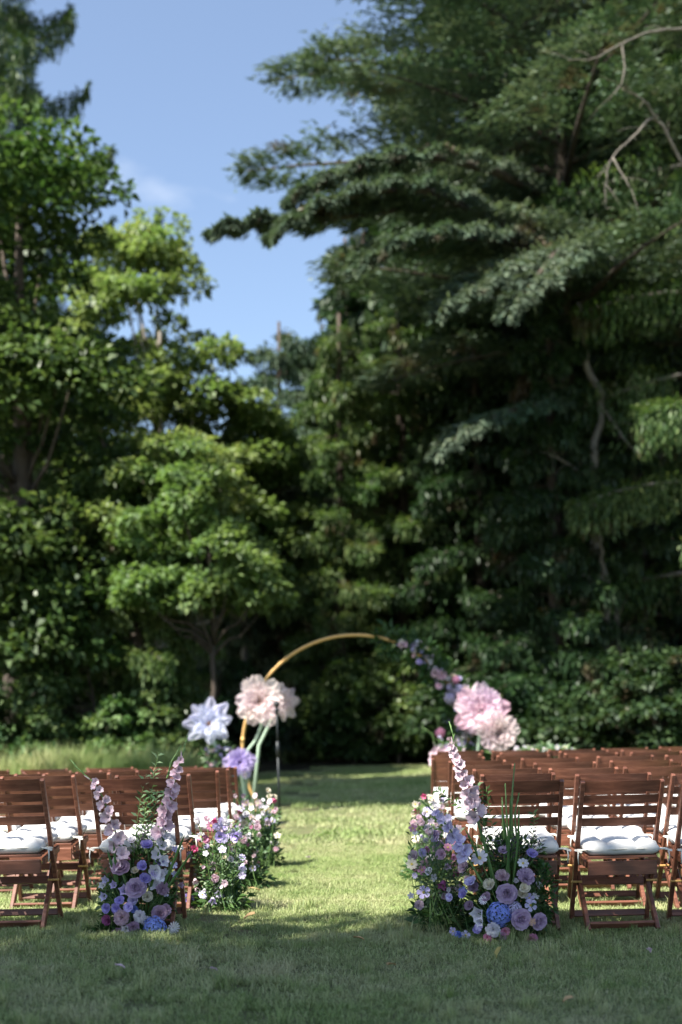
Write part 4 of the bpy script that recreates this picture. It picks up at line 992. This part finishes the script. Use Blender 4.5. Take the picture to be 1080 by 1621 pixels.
# ---- loose airy arrangements
def loose(label, cu, base_v, d, heads_, nrand, box, cols, seed, bed=.12):
    r = random.Random(seed); bx = px(cu, d)
    A = empty('flower_arrangement', (bx, d, gz(bx, d))); tag(A, label, 'flowers'); hs = []
    lst = [(k, c, u, v, s, 0) for k, c, u, v, s in heads_]
    for i in range(nrand):
        lst.append((r.choice(['blossom', 'lisianthus', 'bellflower', 'carnation', 'cosmos']), r.choice(cols), r.uniform(box[0], box[2]), r.uniform(box[1], box[3]), r.uniform(7, 15) * 7.2 / d * 1.15, 0))
    for k, c, u, v, s_, _ in lst:
        dd = d + r.uniform(-.16, .16); p = at(u, v, dd); hs.append(p)
        fc = Vector((r.uniform(-.7, .7), -1, r.uniform(-.2, .8)))
        if k == 'bellflower': fc.z -= 1.0
        flower(k, c, A, p, fc, s_ / 2 / (F_PX / dd) * 1.15)
    stems(A, Vector(A.location), hs, r=.0018 * d / 7.2, spread=.14)
    for i in range(nrand // 2):
        u = r.uniform(box[0], box[2]); v = r.uniform(box[1], box[3])
        sprig(A, Vector(A.location) + Vector((r.uniform(-.12, .12), r.uniform(-.1, .1), .02)), at(u, v, d + r.uniform(-.15, .15)), (r.uniform(-.04, .04), 0, .02), 18, .035 * d / 7.2, .012 * d / 7.2, L_euc if i % 3 == 0 else L_arr, r=.0018)
    c = at((box[0] + box[2]) / 2, (box[1] * .35 + box[3] * .65), d); w = (box[2] - box[0]) / 2 / (F_PX / d)
    greenery(A, c, (w * .8, .12, (box[3] - box[1]) / 2 / (F_PX / d) * .7), int(260 + nrand * 4), .035 * d / 7.2, L_euc, seed=seed)
    greenery(A, Vector(A.location) + Vector((0, 0, .07)), (bed * 1.6, .12, .1), 260, .06, L_arr, seed=seed + 1)
    return A
loose('loose tall pastel meadow bouquet leaning into the aisle beside the near right roses', 700, 1480, 7.3, [
    ('lisianthus', 'blush', 656, 1357, 20), ('lisianthus', 'palepink', 677, 1367, 17), ('lisianthus', 'lilac', 690, 1322, 22), ('lisianthus', 'lilac', 712, 1330, 26), ('carnation', 'lavender', 695, 1342, 22),
    ('lisianthus', 'mauve', 700, 1352, 20), ('blossom', 'white', 735, 1357, 18), ('lisianthus', 'palepink', 735, 1374, 20), ('bellflower', 'magenta', 722, 1382, 16), ('bellflower', 'magenta', 701, 1400, 18),
    ('blossom', 'lilac', 671, 1413, 20), ('bellflower', 'magenta', 703, 1408, 18), ('lisianthus', 'palepink', 695, 1436, 18), ('lisianthus', 'white', 680, 1380, 14), ('cosmos', 'white', 681, 1358, 12), ('blossom', 'white', 686, 1389, 12),
    ('bellflower', 'pink', 719, 1356, 14), ('bellflower', 'lavender', 708, 1371, 14), ('blossom', 'palelilac', 700, 1425, 12), ('blossom', 'blue', 733, 1411, 14)],
    50, (648, 1290, 748, 1450), ['white', 'palepink', 'palelilac', 'blush', 'cream', 'white', 'pink'], 61)
loose('small pink and cream bouquet by the aisle chairs, farther back on the right', 672, 1340, 9.6, [
    ('bellflower', 'hotpink', 659, 1283, 12), ('bellflower', 'hotpink', 672, 1260, 11), ('blossom', 'white', 690, 1275, 16), ('lisianthus', 'cream', 697, 1262, 14), ('blossom', 'lilac', 677, 1285, 16), ('lisianthus', 'blush', 668, 1320, 16), ('lisianthus', 'palepink', 665, 1334, 16)],
    44, (655, 1255, 706, 1345), ['white', 'cream', 'palepink', 'blush', 'lilac'], 62)
loose('loose pink and lilac bouquet with drooping bellflowers behind the near left roses', 342, 1440, 8.1, [
    ('lisianthus', 'pink', 324, 1330, 16), ('lisianthus', 'hotpink', 309, 1343, 14), ('carnation', 'palepink', 332, 1350, 18), ('bellflower', 'hotpink', 340, 1298, 11), ('bellflower', 'hotpink', 338, 1310, 12), ('lisianthus', 'lilac', 348, 1325, 20), ('lisianthus', 'lilac', 357, 1327, 17),
    ('lisianthus', 'lilac', 374, 1325, 18), ('bellflower', 'palelilac', 378, 1320, 16), ('bellflower', 'palelilac', 384, 1372, 14), ('bellflower', 'lilac', 361, 1398, 12), ('bellflower', 'lilac', 353, 1414, 13), ('bellflower', 'lilac', 337, 1425, 14), ('lisianthus', 'violet', 298, 1424, 20),
    ('carnation', 'magenta', 303, 1441, 14), ('blossom', 'white', 365, 1348, 14), ('blossom', 'white', 372, 1357, 12), ('lisianthus', 'palepink', 334, 1393, 14), ('bellflower', 'lilac', 299, 1352, 14)],
    64, (302, 1296, 384, 1425), ['white', 'cream', 'palepink', 'blush', 'palelilac', 'pink'], 63)
loose('pale mixed bouquet between the two others on the left aisle edge', 380, 1385, 9.2, [('carnation', 'palepink', 385, 1330, 14), ('bellflower', 'pink', 402, 1345, 12)],
    56, (352, 1290, 412, 1375), ['white', 'palelilac', 'palepink', 'blush', 'cream', 'pink'], 68)
loose('small pink and white bouquet beyond, on the left of the aisle', 408, 1345, 10.6, [
    ('bellflower', 'hotpink', 379, 1285, 11), ('lisianthus', 'hotpink', 405, 1333, 12), ('lisianthus', 'cream', 424, 1252, 10), ('lisianthus', 'cream', 427, 1262, 10), ('bellflower', 'hotpink', 434, 1267, 9), ('lisianthus', 'peach', 374, 1308, 12), ('lisianthus', 'lilac', 386, 1297, 15), ('lisianthus', 'lilac', 395, 1318, 14)],
    80, (372, 1258, 440, 1350), ['white', 'cream', 'palepink', 'blush', 'palelilac', 'white'], 64)

# ------------------------------------------------------------------ arch
DA = 17.
ac = at(562.6, 1185, DA); AR = 178.6 / (F_PX / DA)
arch = empty('ring_arch', (ac.x, DA, gz(ac.x, DA))); tag(arch, 'large open gold metal ring arch standing on the lawn at the end of the aisle', 'arch')
gl = gz(ac.x, DA); zl = ac.z - gl; a_b = math.asin(min(.99, (zl + .03) / AR))
ringp = []; a0 = -a_b; a1 = math.pi + a_b
for i in range(73):
    a = a0 + (a1 - a0) * i / 72; ringp.append(Vector((AR * math.cos(a), 0, zl + AR * math.sin(a))))
m = MB(); m.tube(ringp, .021, 10); link('ring', m.mesh('ring', True, M_brass), arch)
for ja in (0.02, 1.0, 2.2, math.pi - .1):
    m = MB(); m.tube([Vector((AR * math.cos(ja + e), 0, zl + AR * math.sin(ja + e))) for e in (-.02, .02)], .0265, 10); link('ring_joint', m.mesh('ring_joint', True, M_brass), arch)
for s_ in (-1, 1):
    xb = s_ * AR * math.cos(a_b); m = MB(); m.box((xb, 0, .006), (.34, .34, .012)); link('base_plate', bevel(m.mesh('base_plate', False, M_brass), .003), arch)
# garland over the right side of the ring
G = empty('flower_garland', (ac.x, DA, gl)); tag(G, 'pastel flower and leaf garland climbing the right side of the gold ring', 'flowers')
heads = []
for k in range(150):
    v = rnd.random(); ang = R(66) - v * R(92); rr = AR + rnd.gauss(.02, .05 + .07 * v)
    p = Vector((ac.x + rr * math.cos(ang) + .0, DA + rnd.uniform(-.16, .04), ac.z + rr * math.sin(ang)))
    colr = rnd.choice(['palelilac', 'lilac', 'blush', 'palepink', 'white', 'cream', 'palepink', 'palelilac', 'white'])
    flower(rnd.choice(['lisianthus', 'blossom', 'carnation', 'rose']), colr, G, p, Vector((rnd.uniform(-.6, .6), -1, rnd.uniform(-.2, .7))), rnd.uniform(.03, .055) + .03 * v * rnd.random())
for k, (u, v, c_, s_) in enumerate([(726, 1093, 'palelilac', .085), (700, 1070, 'palepink', .08), (722, 1076, 'pink', .055), (664, 1048, 'lilac', .05), (712, 1105, 'palelilac', .08), (690, 1066, 'palepink', .075), (697, 1160, 'pink', .07)]):
    flower('carnation' if k % 2 else 'hydrangea', c_, G, at(u, v, DA - .15), Vector((-.2, -1, .4)), s_)
for j in range(12):
    ang = R(72) - j * R(8.6); c = Vector((ac.x + AR * math.cos(ang), DA, ac.z + AR * math.sin(ang)))
    greenery(G, c, (.17 + .012 * j, .16, .2), 150, .11, L_arr, seed=200 + j)
# base flowers at right foot of ring
rb = loose('pale snapdragon and lilac cluster at the right foot of the gold ring', 705, 1270, 16.6, [], 70, (690, 1165, 735, 1262), ['white', 'cream', 'palepink', 'blush', 'palelilac', 'lilac'], 65)
for (u0, v0, u1, v1) in ((705, 1190, 668, 1150), (715, 1190, 690, 1170)):
    gladiolus(rb, [at(u0 - 8, 1262, 16.5), at(u0 - 10, v0 + 20, 16.5), at(u0 - 14, v0, 16.5), at((u0 + u1) / 2 - 2, (v0 + v1) / 2 - 8, 16.5), at(u1, v1, 16.5)], 'blush', 6, .08, .45, .3)
lb = loose('round white and pink flower cluster at the left of the gold ring', 345, 1270, 16.2, [], 95, (326, 1182, 366, 1215), ['white', 'cream', 'palepink', 'blush', 'palelilac', 'lilac', 'white', 'pink'], 66)
greenery(lb, at(346, 1200, 16.3), (.2, .15, .2), 260, .08, L_arr, seed=91)
fb = loose('low white flower mound behind the farthest right chairs', 860, 1240, 15.4, [], 90, (812, 1182, 912, 1195), ['white', 'cream', 'white', 'blush'], 67, .4)
greenery(fb, at(860, 1205, 15.5), (.45, .15, .2), 500, .09, L_arr, seed=93)

# ---- giant fabric flowers
def sheer(name, c): return petalmat(name, c, tuple(min(1, k * 1.1) for k in c), 0.5, 0.28)
SH = {'white': sheer('sheer_blue_white_organza', (0.74, 0.78, 0.88)), 'peach': sheer('sheer_peach_organza', (0.90, 0.80, 0.74)), 'violet': sheer('sheer_violet_organza', (0.62, 0.54, 0.80)),
      'pink': sheer('sheer_pink_organza', (0.90, 0.74, 0.78)), 'taupe': sheer('sheer_taupe_organza', (0.74, 0.64, 0.60)), 'rose': sheer('sheer_rose_organza', (0.78, 0.52, 0.60))}
def big_flower(label, u, v, d, rpx, colr, face, layers, stem, core='peach', seed=0, edge=None):
    c = at(u, v, d); rr = rpx / (F_PX / d); r = random.Random(seed)
    foot = Vector((stem[-1][0], 0, 0)) if False else at(stem[-1][0], stem[-1][1], stem[-1][2])
    foot.z = gz(foot.x, foot.y); root = empty('fabric_flower', foot); tag(root, label, 'artificial flower')
    Q = Matrix.Translation(c - foot) @ Vector(face).normalized().to_track_quat('Z', 'Y').to_matrix().to_4x4()
    for li, (n, L, W, a0, a1, ruf) in enumerate(layers):
        for k in range(n):
            m = MB(); M = Q @ Matrix.Rotation(2 * math.pi * k / n + li * .45 + r.uniform(-.12, .12), 4, 'Z') @ Matrix.Translation((0, .03 * rr, 0))
            m.petal(M, rr * L * r.uniform(.88, 1.12), rr * W, a0, a1 + r.uniform(-.15, .15), 8, 9, .22, ruf, seed * 99 + li * 10 + k, .5 if layers is STAR else .66, .18, .97 if layers is STAR else .8)
            link('petal', m.mesh('petal', True, SH[edge if (edge and li == 0 and k % 2) else colr]), root)
    cm = MB()
    for k in range(26):
        d_ = Vector((r.gauss(0, .5), r.gauss(0, .5), 1)).normalized(); cm.tube([Q @ Vector((0, 0, 0)), Q @ (d_ * rr * .22)], [rr * .012, rr * .022], 4)
    link('flower_centre', cm.mesh('flower_centre', True, PM[core]), root)
    m = MB(); q = [c - foot] + [at(*s_) - foot for s_ in stem[:-1]] + [Vector((0, 0, -.02))]; m.tube(q, .022, 8); link('stem', m.mesh('stem', True, M_palestem), root)
    return root
PEO = ((9, 1.05, .36, 1.0, 1.6, .10), (9, .92, .34, .75, 1.3, .11), (8, .78, .30, .45, 1.0, .11), (6, .58, .26, .25, .7, .10), (5, .4, .2, .1, .4, .07))
STAR = ((8, 1.1, .33, 1.1, 1.55, .12), (7, 1.0, .3, .85, 1.25, .12), (6, .75, .25, .6, .95, .11), (4, .45, .18, .3, .7, .08))
big_flower('giant pale blue-white fabric star flower, leftmost of those round the ring', 331, 1147, 16.1, 36, 'white', (.1, -1, .25), STAR, [(342, 1185, 16.2), (350, 1240, 16.2), (352, 1275, 16.2)], 'peach', 1)
big_flower('giant peach fabric flower facing the aisle beside the microphone, left of two overlapping', 412, 1113, 16.5, 38, 'peach', (-.05, -1, .15), PEO, [(414, 1150, 16.6), (405, 1172, 16.6), (392, 1188, 16.6), (388, 1270, 16.6)], 'peach', 2)
big_flower('giant peach fabric flower half behind the microphone, right of two overlapping', 442, 1113, 16.8, 28, 'peach', (.5, -1, .2), STAR, [(425, 1150, 16.9), (410, 1180, 16.9), (398, 1268, 16.9)], 'peach', 3)
big_flower('giant violet fabric flower low at the left foot of the ring', 380, 1208, 16., 25, 'violet', (.1, -1, .2), PEO, [(384, 1235, 16.1), (387, 1255, 16.1), (390, 1280, 16.1)], 'peach', 4)
big_flower('giant pink fabric peony on the right side of the ring', 762, 1128, 16.3, 42, 'pink', (-.1, -1, .3), PEO, [(758, 1180, 16.6), (752, 1230, 16.6), (748, 1270, 16.6)], 'white', 5, 'rose')
big_flower('giant taupe fabric flower below the pink one on the right', 785, 1162, 16.1, 33, 'taupe', (.25, -1, .1), PEO, [(795, 1190, 16.3), (802, 1230, 16.3), (804, 1270, 16.3)], 'cream', 6)

# ------------------------------------------------------------------ microphone on its stand
DM = 15.6; b0 = at(443, 1298, DM); b0.z = gz(b0.x, DM); top = at(437, 1112, DM)
ms = empty('microphone_stand', b0); tag(ms, 'slim black microphone stand with round base on the left of the aisle', 'microphone stand')
hh = top.z - b0.z; dx = (top.x - b0.x) * 0.35
m = MB(); m.lathe([(.001, 0), (.135, 0), (.14, .008), (.13, .02), (.03, .03), (.02, .05), (.001, .05)], 20); link('base', m.mesh('base', True, M_black), ms)
m = MB(); m.tube([(0, 0, .04), (dx * .6, 0, hh * .62)], .015, 8); link('lower_tube', m.mesh('lower_tube', True, M_black), ms)
m = MB(); m.tube([(dx * .6, 0, hh * .6), (dx, 0, hh - .11)], .010, 8); link('upper_tube', m.mesh('upper_tube', True, M_black), ms)
m = MB(); m.tube([(dx * .58, 0, hh * .55), (dx * .62, 0, hh * .68)], .022, 10); link('height_clutch', m.mesh('height_clutch', True, M_black), ms)
m = MB(); m.tube([(dx, 0, hh - .14), (dx, -.01, hh - .07)], .018, 8); m.box((dx, 0, hh - .1), (.05, .03, .03)); link('clip', m.mesh('clip', True, M_black), ms)
mic = empty('microphone', b0 + Vector((dx, -.02, hh - .08))); tag(mic, 'black handheld microphone with ball head clipped on top of the stand', 'microphone')
m = MB(); m.tube([(0, .03, -.1), (0, 0, .03)], [.012, .019], 10); link('handle', m.mesh('handle', True, M_black), mic)
m = MB(); m.lathe([(.001, .1), (.022, .094), (.034, .07), (.036, .05), (.028, .03), (.02, .02)], 14); link('ball_grille', m.mesh('ball_grille', True, M_black), mic)

# ------------------------------------------------------------------ fallen leaves and petals
M_dry = plain('dry_leaf', (0.46, 0.3, 0.14), .7, 0, .3, 30); M_ylw = plain('yellowed_leaf', (0.66, 0.52, 0.2), .6, 0, .2, 30); M_pet = PM['palepink']
for (u, v, sz, mt_, lab, up) in [(790, 1509, .07, M_ylw, 'pale yellow fallen leaf standing up in the grass before the right roses', 1.2), (402, 1409, .085, M_dry, 'curled tan fallen leaf in the aisle right of the left bouquet', .2),
        (396, 1451, .08, M_dry, 'tan fallen leaf on the sunny grass near the shade edge', .3), (568, 1486, .06, M_dry, 'brown fallen leaf at the middle of the aisle in shade', .2),
        (1027, 1505, .05, M_pet, 'pinkish fallen petal in front of the nearest right chairs', .6), (488, 1358, .07, M_pet, 'pale petal lying in the middle of the sunny aisle', .2),
        (190, 1530, .05, M_pet, 'small pale petal in the shaded grass below the left roses', .3), (620, 1528, .06, M_dry, 'small brown fallen leaf in the shaded foreground', .2),
        (900, 1583, .06, M_dry, 'brown fallen leaf low on the right in the shaded grass', .2), (338, 1535, .05, M_pet, 'small lilac petal left of centre in the shaded grass', .4)]:
    hgt = CAM_H; r_ = (CAM_ROT @ Vector(((u - W_PX / 2) / F_PX, -(v - PP_Y) / F_PX, -1.0))); k = (CAM_H - .03) / -r_.z; p = Vector((0, 0, CAM_H)) + r_ * k
    for _ in range(4): k = (CAM_H - .035 - gz(p.x, p.y)) / -r_.z; p = Vector((0, 0, CAM_H)) + r_ * k
    m = MB(); M0 = Matrix.Rotation(rnd.uniform(0, 6), 4, 'Z') @ Matrix.Rotation(up, 4, 'X')
    m.petal(M0 @ Matrix.Translation((0, -sz / 2, 0)), sz, sz * .32, 1.2, 1.9, 6, 4, .35, .08, int(u), .5, .1)
    o = link('fallen_leaf' if mt_ is not M_pet else 'fallen_petal', m.mesh('fallen_leaf', True, mt_), None, p); tag(o, lab, 'leaf' if mt_ is not M_pet else 'petal')
